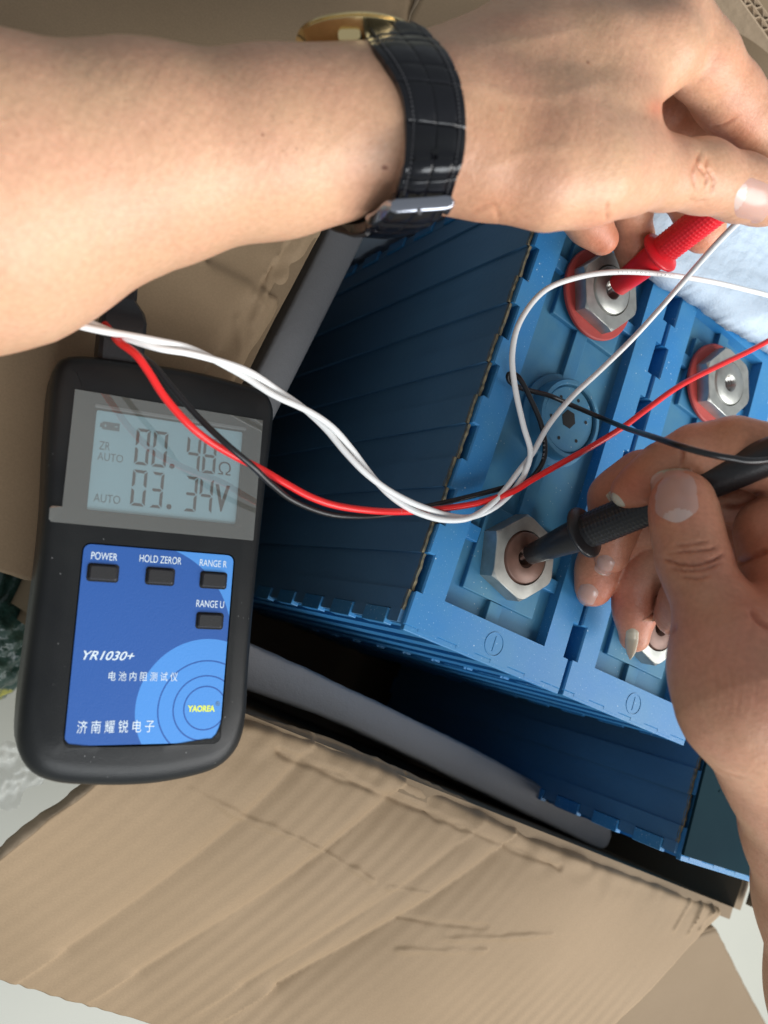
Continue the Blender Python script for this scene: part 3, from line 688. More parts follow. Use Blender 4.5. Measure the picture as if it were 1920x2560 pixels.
# ================================================================ THINGS ON THE FLOOR, LEFT
def sack():
    c = W(-35, 1560, -0.24); bm = bmesh.new(); bmesh.ops.create_icosphere(bm, subdivisions=6, radius=1.0)
    for v in bm.verts:
        p = v.co; n = vnoise(np.array([p.x * 1.0 + 5]), np.array([p.y + p.z * 0.7 + 9]), 0.16, 3)[0] * 0.11 + vnoise(np.array([p.x + p.z + 5]), np.array([p.y + 9]), 0.06, 4)[0] * 0.05
        r_ = 1 + n; v.co = Vector((c[0] + p.x * r_ * 0.030, c[1] + p.y * r_ * 0.046, c[2] + p.z * r_ * 0.035))
    o = bmo('film_roll', bm, [GREEN, YELLOW], None, angle=80)
    for pl in o.data.polygons:
        if pl.center.y < c[1] - 0.026 and vnoise(np.array([pl.center.x]), np.array([pl.center.z + pl.center.y]), 0.008, 8)[0] > -0.1: pl.material_index = 1
    return tag(o, 'dark green crumpled bundle with yellow blotches on the floor left of the meter', 'bundle')
sack()
def tape():
    c = W(40, 1935, -0.050); bm = bmesh.new(); n = 44; g = []
    for j in range(n):
        row = []
        for i in range(n):
            u = i / (n - 1.0) * 2 - 1; v_ = j / (n - 1.0) * 2 - 1
            rr_ = 1 + 0.25 * math.sin(3 * math.atan2(v_, u)) 
            x = c[0] + u * 0.0085 * rr_; y = c[1] + v_ * 0.0095 * rr_
            z = c[2] + 0.010 * vnoise(np.array([x]), np.array([y]), 0.0045, 15)[0] + 0.004 * vnoise(np.array([x]), np.array([y]), 0.0015, 16)[0]
            row.append(bm.verts.new((x, y, z)))
        g.append(row)
    for j in range(n - 1):
        for i in range(n - 1):
            u = i / (n - 1.0) * 2 - 1; v_ = j / (n - 1.0) * 2 - 1
            if u * u + v_ * v_ < 1.0: bm.faces.new((g[j][i], g[j][i + 1], g[j + 1][i + 1], g[j + 1][i]))
    bmesh.ops.delete(bm, geom=[v for v in bm.verts if not v.link_faces], context='VERTS')
    o = bmo('clear_tape', bm, TAPE, None, angle=80)
    md = o.modifiers.new('thickness', 'SOLIDIFY'); md.thickness = 0.0003
    return tag(o, 'crumpled clear adhesive tape at the torn corner below the meter', 'tape')
tape()

# ================================================================ METER
MO = np.array([0.0648385232704592, 0.017027871668976347, -0.012431084589808544])
MR = np.array([[0.9535212156798915, -0.2900074522528994, -0.081810567080766], [0.2933204949985238, 0.9554906881107257, 0.03163277015213464], [0.06899549595521043, -0.0541592334830397, 0.9961457719462387]])
MM = Matrix([list(MR[i]) + [MO[i]] for i in range(3)] + [[0, 0, 0, 1]])
def mloc(px, py, z=0.0):
    d = ray(px, py); nn = MR[:, 2]; t_ = ((MO + nn * z - C) @ nn) / (d @ nn); return MR.T @ (C + t_ * d - MO)
meter = empty('battery_tester', (0, 0, 0), 'black handheld meter with blue-grey screen and blue keypad lying on the box flaps', 'meter')
meter.matrix_world = MM
mm = 0.001
def outline_pts(n=160):
    P = [(-31.6, 45.0), (-31.2, 30.0), (-30.2, 12.0), (-30.0, -4.0), (-30.4, -21.0), (-30.8, -36.0), (-30.8, -47.0), (-30.0, -55.0), (-27.0, -60.5), (-22.5, -63.6), (-15.0, -65.4), (0.0, -66.4), (12.0, -65.8), (24.0, -63.4),
         (30.0, -59.4), (33.0, -53.5), (33.6, -45.0), (33.4, -36.0), (33.3, -19.0), (33.6, 1.0), (34.4, 26.0), (35.2, 44.0), (34.8, 50.0), (31.8, 54.4), (25.0, 56.0), (10.0, 57.2), (-5.0, 57.0), (-20.0, 56.2), (-28.2, 54.6), (-31.0, 51.0)]
    P = np.array(P + P[:1]) * mm; Q = catmull(P, 12)[:-1]; s = np.r_[0, np.cumsum(np.linalg.norm(np.diff(np.vstack([Q, Q[:1]]), axis=0), axis=1))]
    t_ = np.linspace(0, s[-1], n, endpoint=False); Qc = np.vstack([Q, Q[:1]])
    return np.stack([np.interp(t_, s, Qc[:, 0]), np.interp(t_, s, Qc[:, 1])], 1)
OUT = outline_pts()
def inset(P, d):
    T = np.roll(P, -1, 0) - np.roll(P, 1, 0); T /= np.linalg.norm(T, axis=1)[:, None]; Nn = np.stack([-T[:, 1], T[:, 0]], 1)
    if ((P.mean(0) - P) * Nn).sum() < 0: Nn = -Nn
    return P + Nn * d
def rect_ring(x0, x1, y0, y1, r, n):
    # rounded rectangle sampled by angle so it pairs with the outline
    c = np.array([(x0 + x1) / 2, (y0 + y1) / 2]); out = []
    for p in OUT:
        d = p - c; hx, hy = (x1 - x0) / 2, (y1 - y0) / 2
        # superellipse style box intersection
        k = (abs(d[0] / hx) ** 14 + abs(d[1] / hy) ** 14) ** (-1 / 14.0); out.append(c + d * k)
    return np.array(out)
def shell(name, rings, mat, capb=False, hole=None):
    bm = bmesh.new(); rr = []
    for P, z in rings:
        zz = z if np.ndim(z) else np.full(len(P), z); rr.append([bm.verts.new((P[i][0], P[i][1], zz[i])) for i in range(len(P))])
    n = len(OUT)
    for a, b in zip(rr, rr[1:]):
        for k in range(n): bm.faces.new((a[k], a[(k + 1) % n], b[(k + 1) % n], b[k]))
    if capb: bm.faces.new(rr[0])
    bmesh.ops.transform(bm, matrix=MM, verts=bm.verts)
    return bmo(name, bm, mat, meter, angle=50)
# raised bevel: the deck dips slightly to the panel; the lower end rolls off wide
yy = OUT[:, 1]
lowend = np.clip((-yy * 1000 - 45) / 20, 0, 1)
roll = 0.0035 + 0.0055 * lowend
def insetv(P, d):
    T = np.roll(P, -1, 0) - np.roll(P, 1, 0); T /= np.linalg.norm(T, axis=1)[:, None]; Nn = np.stack([-T[:, 1], T[:, 0]], 1)
    if ((P.mean(0) - P) * Nn).sum() < 0: Nn = -Nn
    return P + Nn * np.array(d)[:, None]
rings = [(OUT, -0.0120), (OUT, -0.0058 - 0.0008 * lowend)]
for f in np.linspace(0.1, 1, 7):
    a = f * math.pi / 2
    rings.append((insetv(OUT, roll * (1 - math.cos(a))), (-0.0058 - 0.0008 * lowend) + (0.0052 + 0.0008 * lowend) * math.sin(a)))
PR = rect_ring(-0.0195, 0.0254, -0.0545, 0.0448, 0.002, len(OUT))
rings.append((insetv(OUT, roll + 0.0025), np.full(len(OUT), 0.0)))
PRo = (PR * 0.55 + insetv(OUT, roll + 0.0025) * 0.45)
rings.append((PRo, np.full(len(OUT), 0.0)))
shell('upper_shell', rings, CASE)
shell('lower_shell', [(inset(OUT, 0.0045), -0.0240), (inset(OUT, 0.0015), -0.0225), (inset(OUT, 0.0002), -0.0200), (inset(OUT, 0.0001), -0.0126), (inset(OUT, 0.0008), -0.0120)], CASE, capb=True)
# deck with openings for screen and panel: built from strips
def deck():
    bm = bmesh.new()
    outer = [bm.verts.new((p[0], p[1], 0.0)) for p in PRo]
    def rr(x0, x1, y0, y1, r):
        pts = []
        for cx, cy, a0 in ((x1 - r, y1 - r, 0), (x0 + r, y1 - r, 90), (x0 + r, y0 + r, 180), (x1 - r, y0 + r, 270)):
            for k in range(6):
                a = math.radians(a0 + 90 * k / 5.0); pts.append((cx + r * math.cos(a), cy + r * math.sin(a)))
        return pts
    holes = [rr(-0.0192, 0.0250, -0.0545, 0.0019, 0.0024), rr(-0.0192, 0.0248, 0.0109, 0.0404, 0.0007)]
    ee = [bm.edges.new((outer[i], outer[(i + 1) % len(outer)])) for i in range(len(outer))]
    hv = []
    for h in holes:
        vs = [bm.verts.new((x, y, 0.0)) for x, y in h]; hv.append(vs)
        ee += [bm.edges.new((vs[i], vs[(i + 1) % len(vs)])) for i in range(len(vs))]
    bmesh.ops.triangle_fill(bm, use_beauty=True, edges=ee)
    for vs, h, dz, gr in ((hv[0], holes[0], -0.0010, 0.0), (hv[1], holes[1], -0.0016, 0.0)):
        low_ = [bm.verts.new((x, y, dz)) for x, y in h]
        for i in range(len(vs)): bm.faces.new((vs[i], vs[(i + 1) % len(vs)], low_[(i + 1) % len(vs)], low_[i]))
    bmesh.ops.transform(bm, matrix=MM, verts=bm.verts)
    return bmo('face_deck', bm, CASE, meter, angle=40)
deck()
def plate(name, x0, x1, y0, y1, r, z0, z1, mat, parent=meter, bev=0.0, lmesh=True):
    bm = bmesh.new(); pts = []
    for cx, cy, a0 in ((x1 - r, y1 - r, 0), (x0 + r, y1 - r, 90), (x0 + r, y0 + r, 180), (x1 - r, y0 + r, 270)):
        for k in range(5):
            a = math.radians(a0 + 90 * k / 4.0); pts.append((cx + r * math.cos(a), cy + r * math.sin(a)))
    lo = [bm.verts.new((x, y, z0)) for x, y in pts]
    if bev: 
        cx, cy = (x0 + x1) / 2, (y0 + y1) / 2
        mid = [bm.verts.new((x, y, z1 - bev)) for x, y in pts]
        hi = [bm.verts.new((x + np.sign(cx - x) * bev, y + np.sign(cy - y) * bev, z1)) for x, y in pts]
        seq = [lo, mid, hi]
    else: seq = [lo, [bm.verts.new((x, y, z1)) for x, y in pts]]
    for a, b in zip(seq, seq[1:]):
        for k in range(len(pts)): bm.faces.new((a[k], a[(k + 1) % len(pts)], b[(k + 1) % len(pts)], b[k]))
    bm.faces.new(seq[-1]); bmesh.ops.recalc_face_normals(bm, faces=bm.faces)
    if bm.faces[-1].normal.z < 0: bmesh.ops.reverse_faces(bm, faces=bm.faces)
    me = bpy.data.meshes.new(name); bm.to_mesh(me); bm.free(); me.materials.append(mat)
    o = link(bpy.data.objects.new(name, me)); o.matrix_world = MM; setparent(o, parent); o.matrix_world = MM
    return o
panel = plate('keypad_panel', -0.0188, 0.0246, -0.0540, 0.0015, 0.0020, -0.0012, -0.0002, PANEL)
ZP = -0.0002
BT = [(-17.2, -8.8, -8.75, -3.9), (-1.1, 7.1, -8.7, -3.8), (14.85, 22.9, -8.75, -3.9), (14.7, 22.8, -20.8, -16.1)]
for (x0, x1, y0, y1) in BT:
    plate('button_well', (x0 - .15) * mm, (x1 + .15) * mm, (y0 - .15) * mm, (y1 + .15) * mm, 0.0009, ZP - 0.0003, ZP + 0.00008, DARK, panel)
    plate('button', (x0 + .35) * mm, (x1 - .35) * mm, (y0 + .35) * mm, (y1 - .3) * mm, 0.0006, ZP, ZP + 0.0011, RUBBER, meter, bev=0.0004)
def ptext(s, x, y, w_, h_, mat, shear=0.0, bold=0.0, z=ZP + 0.00006, parent=panel, name='lettering'):
    M4 = MM @ Matrix.Translation((x * mm, y * mm, z))
    return text(name, s, 0.01, 1, mat, parent, M4, width=w_ * mm, height=h_ * mm, shear=shear, bold=bold)
ptext('POWER', -16.6, -2.7, 7.1, 2.1, PRINT_WHITE); ptext('HOLD ZEROR', -3.3, -2.4, 12.1, 2.1, PRINT_WHITE)
ptext('RANGE R', 14.3, -2.3, 8.3, 2.0, PRINT_WHITE); ptext('RANGE U', 14.3, -14.5, 8.4, 2.1, PRINT_WHITE)
ptext('YR1030+', -16.1, -30.6, 13.9, 2.5, PRINT_WHITE, shear=0.35, bold=0.0001)
ptext('电 池 内 阻 测 试 仪', -8.8, -36.3, 19.4, 2.6, PRINT_WHITE)
ptext('济 南 耀 锐 电 子', -15.9, -50.7, 21.0, 3.5, PRINT_WHITE)
ptext('YAOREA', 14.3, -45.1, 8.2, 1.9, PRINT_YELLOW, bold=0.0005)
ptext('®', 22.6, -43.4, 1.3, 1.3, LCD_FAINT)
# screen
screen = plate('lcd_screen', -0.0189, 0.0245, 0.0112, 0.0399, 0.0006, -0.0015, -0.0009, LCD)
ZL = -0.00086
plate('screen_lip', -0.0196, 0.0252, 0.0404, 0.0414, 0.0004, -0.0001, 0.0003, material('pale_bezel_lip', (0.22, 0.24, 0.25), 0.35), meter, bev=0.00018)  # paler strip along the upper edge of the screen opening
def seg_digit(ch, x0, x1, y0, y1, sk=0.35):
    segs = {'0': 'abcdef', '3': 'abgcd', '4': 'fgbc', '8': 'abcdefg'}[ch]; t_ = 0.88; V = []; Fc = []; g = 0.22
    def X(x, y): return x + sk * (y - y0) / (y1 - y0) * 0
    def add(poly):
        k = len(V); V.extend(poly); Fc.append(tuple(range(k, k + len(poly))))
    ym = (y0 + y1) / 2
    for s in segs:
        if s in 'agd':
            y = {'a': y1, 'g': ym, 'd': y0}[s]
            if s == 'a': add([(x0 + g, y), (x1 - g, y), (x1 - t_ - g, y - t_), (x0 + t_ + g, y - t_)])
            if s == 'd': add([(x0 + t_ + g, y + t_), (x1 - t_ - g, y + t_), (x1 - g, y), (x0 + g, y)])
            if s == 'g': add([(x0 + t_ * .6 + g, y + t_ / 2), (x1 - t_ * .6 - g, y + t_ / 2), (x1 - g * 2, y), (x1 - t_ * .6 - g, y - t_ / 2), (x0 + t_ * .6 + g, y - t_ / 2), (x0 + g * 2, y)])
        else:
            up = s in 'bf'; xa = x1 if s in 'bc' else x0; sg = -1 if s in 'bc' else 1
            ya, yb = (ym + g, y1 - g) if up else (y0 + g, ym - g)
            if up: add([(xa, yb), (xa, ya), (xa + sg * t_ * .6, ya + .3), (xa + sg * t_, ya + .8), (xa + sg * t_, yb - t_)])
            else: add([(xa, yb), (xa, ya), (xa + sg * t_, ya + t_), (xa + sg * t_, yb - .8), (xa + sg * t_ * .6, yb - .3)])
    VV = [MM @ Vector((x * mm, y * mm, ZL)) for x, y in V]
    bm = bmesh.new(); vs = [bm.verts.new(v_) for v_ in VV]
    for f in Fc: bm.faces.new([vs[i] for i in f])
    return bmo('lcd_digit', bm, LCD_INK, screen, smooth=False)
for ch, x0, x1, r_ in (('0', -7.3, -3.3, 1), ('0', -2.3, 1.9, 1), ('4', 7.7, 11.9, 1), ('8', 12.7, 16.8, 1), ('0', -7.3, -3.1, 0), ('3', -1.9, 1.8, 0), ('3', 8.1, 11.9, 0), ('4', 12.6, 16.7, 0)):
    y0, y1 = (25.7, 36.4) if r_ else (13.6, 24.2)
    seg_digit(ch, x0, x1, y0, y1)
bm = bmesh.new()
for (dx, dy) in ((3.7, 26.5), (3.9, 14.4)): lathe(bm, [(0.00078, ZL), (0, ZL)], 16, MM @ Matrix.Translation((dx * mm, dy * mm, 0)))
bmesh.ops.remove_doubles(bm, verts=bm.verts, dist=1e-6); bmo('decimal_point', bm, LCD_INK, screen, smooth=False)
ptext('Ω', 17.8, 25.9, 3.9, 4.1, LCD_INK, z=ZL, parent=screen, name='lcd_character'); ptext('m', 17.4, 33.6, 2.6, 1.9, LCD_INK, z=ZL, parent=screen, name='lcd_character')
vv = ptext('V', 17.3, 14.6, 4.6, 8.2, LCD_INK, bold=0.0003, z=ZL, parent=screen, name='lcd_character')
ptext('ZR', -17.3, 28.7, 3.0, 2.4, LCD_FAINT, z=ZL, parent=screen, name='lcd_character'); ptext('AUTO', -17.5, 25.6, 7.1, 2.3, LCD_FAINT, z=ZL, parent=screen, name='lcd_character')
ptext('AUTO', -17.4, 13.6, 7.3, 2.4, LCD_FAINT, z=ZL, parent=screen, name='lcd_character')
bm = bmesh.new(); box(bm, -0.0170, -0.0122, 0.0346, 0.0369, ZL - 0.00003, ZL, 0, MM); box(bm, -0.0176, -0.0170, 0.0351, 0.0364, ZL - 0.00003, ZL, 0, MM)
bmo('battery_symbol', bm, LCD_FAINT, screen, smooth=False)
ptext('+', -16.6, 35.3, 0.9, 0.9, LCD, z=ZL + 0.00003, parent=screen, name='lcd_character'); ptext('-', -13.6, 35.7, 0.9, 0.2, LCD, z=ZL + 0.00003, parent=screen, name='lcd_character')
# protective film with its pull tab
bm = bmesh.new()
pts = [(-25.4, 44.6), (30.3, 44.4), (30.1, 6.6), (-28.0, 6.7), (-28.7, 7.4), (-28.8, 10.4), (-28.2, 11.1), (-25.6, 11.2)]
lo = [bm.verts.new(MM @ Vector((x * mm, y * mm, 0.0003 + 0.0004 * ((i * 7) % 3) / 3))) for i, (x, y) in enumerate(pts)]; hi = [bm.verts.new(v_.co + Vector(MR[:, 2]) * 0.00012) for v_ in lo]
k = len(pts)
bm.faces.new(hi); bm.faces.new(lo[::-1])
for i in range(k): bm.faces.new((lo[i], lo[(i + 1) % k], hi[(i + 1) % k], hi[i]))
bmesh.ops.triangulate(bm, faces=bm.faces)
bmo('screen_film', bm, FILM, meter, smooth=False)
# plug on the meter's upper end
plug = empty('cable_plug', (0, 0, 0), 'black moulded plug in the top end of the meter, under the twisted white wires', 'plug'); plug.matrix_world = MM @ Matrix.Translation((-0.013, 0.058, -0.010))
def plugshape():
    bm = bmesh.new(); rows = []
    for (y, xa, xb, z0, z1) in ((55.5, -19.5, -6.6, -13, -3.0), (58.5, -19.8, -6.8, -13.5, -2.2), (68.5, -19.8, -6.9, -13.5, -2.0), (71.5, -19.0, -7.6, -12.6, -2.6), (75.5, -16.6, -10.0, -10.5, -4.6), (92, -16.6, -10.2, -10.2, -4.8), (100, -16.0, -10.8, -9.8, -5.2)):
        b_ = 1.1; rows.append([bm.verts.new(MM @ Vector((x * mm, y * mm, z * mm))) for x, z in ((xa + b_, z1), (xb - b_, z1), (xb, z1 - b_), (xb, z0 + b_), (xb - b_, z0), (xa + b_, z0), (xa, z0 + b_), (xa, z1 - b_))])
    for a, b in zip(rows, rows[1:]):
        for k in range(8): bm.faces.new((a[k], a[(k + 1) % 8], b[(k + 1) % 8], b[k]))
    bm.faces.new(rows[0]); bm.faces.new(rows[-1]); return bm
bmo('plug_body', plugshape(), BLACK_PLASTIC, plug, angle=25)
tube('cable', [MM @ Vector((-0.0134, 0.098, -0.0075)), MM @ Vector((-0.0134, 0.108, -0.0095)), MM @ Vector((-0.010, 0.125, -0.018)), MM @ Vector((0.0, 0.150, -0.020))], 0.0019, BLACK_WIRE, plug)

# ================================================================ WIRES
def wire(name, pts, r, mat, label): return tag(tube(name, [W(*p) for p in pts], r, mat, None, n=16, seg=10), label, 'wire')
wire('test_wire', [(262, 812, -0.006), (282, 836, -0.001), (300, 856, 0.005), (338, 885, 0.009), (369, 926, 0.010), (412, 993, 0.010), (469, 1058, 0.010), (521, 1101, 0.009), (586, 1140, 0.008), (651, 1172, 0.007), (711, 1207, 0.008), (778, 1243, 0.009), (845, 1265, 0.009), (934, 1277, 0.009), (1024, 1279, 0.008), (1113, 1271, 0.007), (1202, 1256, 0.008), (1279, 1230, 0.011), (1331, 1199, 0.013), (1409, 1155, 0.015), (1481, 1115, 0.016), (1557, 1068, 0.018), (1617, 1023, 0.019), (1700, 964, 0.021), (1801, 912, 0.022), (1880, 874, 0.023), (1990, 815, 0.026), (2150, 740, 0.03)],
     0.00108, RED_WIRE, 'single red wire curving from the meter plug across the blue cells')
wire('test_wire', [(225, 815, -0.002), (290, 850, 0.001), (356, 893, 0.004), (390, 920, 0.006), (434, 973, 0.007), (499, 1046, 0.0085), (564, 1108, 0.0125), (629, 1164, 0.0125), (680, 1212, 0.010), (734, 1252, 0.0075), (814, 1283, 0.007), (885, 1291, 0.0065), (957, 1288, 0.0055), (1024, 1275, 0.004), (1091, 1261, 0.003), (1180, 1240, 0.0035), (1264, 1218, 0.005), (1316, 1203, 0.0075), (1345, 1176, 0.009), (1361, 1142, 0.009), (1361, 1097, 0.009), (1349, 1049, 0.009), (1328, 1001, 0.0085), (1306, 957, 0.0075), (1289, 937, 0.006), (1272, 936, 0.0045), (1274, 953, 0.0035), (1297, 968, 0.0040), (1331, 978, 0.0045), (1376, 990, 0.0060), (1436, 1016, 0.0070), (1511, 1048, 0.014), (1572, 1073, 0.034), (1632, 1092, 0.060), (1690, 1112, 0.075), (1755, 1131, 0.0825), (1824, 1145, 0.0875), (1905, 1152, 0.091), (2050, 1120, 0.092), (2200, 1060, 0.09)],
     0.00092, BLACK_WIRE, 'thin black wire looping beside the round valve cap and running to the black probe')
# the twisted white pair
base = catmull([(100, 778), (170, 797), (250, 822), (330, 845), (400, 862), (470, 876), (545, 903), (620, 937), (690, 982), (760, 1022), (820, 1068), (870, 1125), (915, 1178), (965, 1225), (1015, 1258), (1060, 1278), (1110, 1293), (1160, 1296), (1200, 1284), (1240, 1258), (1275, 1222), (1305, 1180)], 8)
def strand(ph, tail, name, label):
    pts = []; N_ = len(base)
    T = np.gradient(base, axis=0); T /= np.linalg.norm(T, axis=1)[:, None]; s = np.r_[0, np.cumsum(np.linalg.norm(np.diff(base, axis=0), axis=1))]
    for i in range(N_):
        x, y = base[i]; zb_ = np.interp(x, [100, 250, 420, 560, 700, 900, 1060, 1200, 1305], [0.000, 0.003, 0.006, 0.003, 0.004, 0.008, 0.010, 0.008, 0.010]); a = 2 * math.pi * s[i] / 520.0 + ph
        off = 8.8 * math.cos(a); pts.append(W(x - T[i][1] * off, y + T[i][0] * off, zb_ + 0.0013 * math.sin(a)))
    pts = pts[::3] + [W(*p) for p in tail]
    o = tube(name, pts, 0.00100, WHITE_WIRE, None, n=16, seg=8); return tag(o, label, 'wire', None)
strand(2.4, [(1326, 1130, 0.0125), (1308, 1062, 0.0125), (1287, 965, 0.0125), (1281, 880, 0.0130), (1302, 800, 0.014), (1362, 726, 0.015), (1450, 692, 0.017), (1540, 680, 0.022), (1640, 684, 0.026), (1760, 701, 0.027), (1860, 723, 0.027), (1960, 752, 0.027), (2150, 830, 0.03)],
       'test_wire', 'white wire arching over the steel terminal and crossing the red probe nose')
strand(2.4 + math.pi, [(1332, 1132, 0.0095), (1372, 1062, 0.0105), (1430, 992, 0.012), (1500, 926, 0.014), (1580, 848, 0.018), (1660, 760, 0.027), (1720, 690, 0.036), (1800, 600, 0.055), (1880, 522, 0.072), (1960, 450, 0.085), (2080, 360, 0.10)],
       'test_wire', 'white wire running straight over the round valve cap up past the thumbnail')
# print on the wires
def wire_print(s, pts, h, mat, parent):
    P = catmull([W(*p) for p in pts], 20); S_ = np.r_[0, np.cumsum(np.linalg.norm(np.diff(P, axis=0), axis=1))]; n = len(s)
    for i, ch in enumerate(s):
        if ch == ' ': continue
        t_ = S_[-1] * (i + 0.1) / n; p = np.array([np.interp(t_, S_, P[:, k]) for k in range(3)]); q_ = np.array([np.interp(t_ + 1e-4, S_, P[:, k]) for k in range(3)])
        to = (C - p) / np.linalg.norm(C - p)
        M4 = frame(p, to, q_ - p) @ Matrix.Translation((0, -h / 2, 0))
        text('print', ch, h * 1.35, 1, mat, parent, M4)
wires = [o for o in scn.objects if o.name.startswith('test_wire')]
wire_print('20AWG', [(1359.5, 1100, 0.0101), (1361, 1125, 0.0101), (1356, 1152, 0.0101)], 0.00075, PRINT_GREY, wires[1])
wire_print('SILICONE 20AWG', [(1543, 680, 0.0232), (1600, 681, 0.0255), (1690, 690, 0.0279)], 0.00080, PRINT_GREY, wires[2])
wire_print('20AWG', [(1000, 1279, 0.0093), (1050, 1278, 0.0089), (1100, 1272, 0.0083)], 0.0008, PRINT_PINK, wires[0])

# ================================================================ PROBES
def probe(name, tip, mid, end, mat, label, rg, knurl_from, knurl_to, fl_t, tip_mat=STEEL_BRIGHT, needle=0.006, nr=0.6):
    a = D(*tip); b = D(*end); ax = (b - a); Ln = np.linalg.norm(ax); ax /= Ln; t = empty(name, a, label, 'probe')
    M4 = frame(a, ax, (0, 0, 1)); e = t
    bm = bmesh.new(); lathe(bm, [(0.0, -needle), (0.0006, -needle + 0.001), (0.0010, -needle + 0.003), (0.0011, 0.004)], 16, M4); bmesh.ops.remove_doubles(bm, verts=bm.verts, dist=1e-6); bmo('needle', bm, tip_mat, t)
    ft = fl_t
    bm = bmesh.new(); lathe(bm, [(0.0, 0.0), (rg * nr - 0.0003, 0.0), (rg * nr, 0.0004), (rg * (nr + 1) / 2, ft * 0.5), (rg * 0.98, ft - 0.002), (rg * 0.98, ft)], 40, M4); bmesh.ops.remove_doubles(bm, verts=bm.verts, dist=1e-6); bmo('nose', bm, mat, t, angle=40)
    bm = bmesh.new(); lathe(bm, [(rg * 0.9, ft - 0.0006), (rg * 1.40, ft - 0.0004), (rg * 1.52, ft + 0.0001), (rg * 1.54, ft + 0.0007), (rg * 1.46, ft + 0.0013), (rg * 0.9, ft + 0.0024)], 48, M4); bmo('finger_guard', bm, mat, t, angle=60)
    # knurled grip: real bumps
    n = 96; bm = bmesh.new(); rows = []; zs = np.arange(ft + 0.002, min(Ln, knurl_to), 0.00035)
    for j, z in enumerate(zs):
        row = []
        for k in range(n):
            a_ = 2 * math.pi * k / n; rr_ = rg + 0.00036 * max(0.0, math.sin(k * 2 * math.pi / 4 + 0.8)) * max(0.0, math.sin(z * 2 * math.pi / 0.0014)) * (1 if z > ft + 0.003 else 0)
            row.append(bm.verts.new(M4 @ Vector((rr_ * math.cos(a_), rr_ * math.sin(a_), z))))
        rows.append(row)
    for r0, r1 in zip(rows, rows[1:]):
        for k in range(n): bm.faces.new((r0[k], r0[(k + 1) % n], r1[(k + 1) % n], r1[k]))
    bmo('knurled_grip', bm, mat, t, angle=180)
    bm = bmesh.new(); lathe(bm, [(rg * 1.0, knurl_to - 0.0004), (rg * 0.98, knurl_to), (rg * 0.9, Ln - 0.006), (rg * 0.6, Ln), (0, Ln)], 40, M4); bmesh.ops.remove_doubles(bm, verts=bm.verts, dist=1e-6); bmo('handle', bm, mat, t, angle=40)
    return t
probe('test_probe', (1542, 716, 0.309), None, (1985, 372, 0.255), RED_PLASTIC, 'red test probe with knurled grip, its tip in the steel terminal under the arched wire', 0.0052, 0, 0.050, 0.0200, needle=0.006, nr=0.78)
probe('test_probe', (1322, 1388, 0.2868), None, (2040, 1092, 0.222), BLACK_PLASTIC, 'black test probe held in the right hand with its tip in the copper terminal', 0.0058, 0, 0.062, 0.0230, needle=0.008)

# ================================================================ ARMS AND HANDS (one smooth implicit surface each, built in metres)
def cs(px, py, d): return np.array([(px - 960.0) / F * d, (py - 1280.0) / F * d, d])
def rnode(n): return cs(n[0], n[1], n[2]), n[3] * n[2] / F
def seg(P, a, b, ra, rb):
    ba = b - a; t = np.clip(((P - a) @ ba) / (ba @ ba + 1e-12), 0, 1).astype(P.dtype)
    return np.sqrt(((P - a - t[:, None] * ba) ** 2).sum(1)) - (ra + (rb - ra) * t)
def smin(a, b, k):
    h = np.clip(k - np.abs(a - b), 0, None) / k; return np.minimum(a, b) - h * h * k * 0.25
def chain(P, nodes_, k=0.003):
    d = None; ns = [rnode(n) for n in nodes_]
    for (a, ra), (b, rb) in zip(ns, ns[1:]):
        s = seg(P, a.astype(P.dtype), b.astype(P.dtype), ra, rb); d = s if d is None else smin(d, s, k)
    return d
def surface(fun, lo, hi, h):
    nx, ny, nz = [int(math.ceil((hi[i] - lo[i]) / h)) + 1 for i in range(3)]
    xs = [np.arange(n) * h + lo[i] for i, n in enumerate((nx, ny, nz))]
    G = np.empty((nx, ny, nz), np.float32); yz = np.stack(np.meshgrid(xs[1], xs[2], indexing='ij'), -1).reshape(-1, 2)
    for i0 in range(0, nx, 16):
        xx = xs[0][i0:i0 + 16]; P = np.concatenate([np.repeat(xx, len(yz))[:, None], np.tile(yz, (len(xx), 1))], 1).astype(np.float32)
        G[i0:i0 + 16] = fun(P).reshape(len(xx), ny, nz)
    ins = G < 0; dims = (nx - 1, ny - 1, nz - 1); acc = np.zeros(dims + (3,), np.float64); cnt = np.zeros(dims, np.int32); edges = []
    for ax in range(3):
        sl0 = [slice(None)] * 3; sl1 = [slice(None)] * 3; sl0[ax] = slice(0, -1); sl1[ax] = slice(1, None)
        c = ins[tuple(sl0)] != ins[tuple(sl1)]; idx = np.argwhere(c); g0 = G[tuple(sl0)][c]; g1 = G[tuple(sl1)][c]; t = g0 / (g0 - g1)
        p = idx.astype(np.float64); p[:, ax] += t
        o1, o2 = [(1, 2), (2, 0), (0, 1)][ax]
        m = (idx[:, o1] > 0) & (idx[:, o2] > 0) & (idx[:, o1] < G.shape[o1] - 1) & (idx[:, o2] < G.shape[o2] - 1)
        idx = idx[m]; p = p[m]; sgn = ins[tuple(sl0)][c][m]; quad = []
        for da, db in ((-1, -1), (0, -1), (0, 0), (-1, 0)):
            q = idx.copy(); q[:, o1] += da; q[:, o2] += db
            np.add.at(acc, (q[:, 0], q[:, 1], q[:, 2]), p); np.add.at(cnt, (q[:, 0], q[:, 1], q[:, 2]), 1); quad.append(q)
        edges.append((quad, sgn))
    has = cnt > 0; ids = -np.ones(dims, np.int64); ids[has] = np.arange(has.sum()); V = acc[has] / cnt[has][:, None] * h + np.array(lo)
    Fs = []
    for quad, sgn in edges:
        q = np.stack([ids[a[:, 0], a[:, 1], a[:, 2]] for a in quad], 1); q[~sgn] = q[~sgn][:, ::-1]; Fs.append(q)
    return V, np.concatenate(Fs)
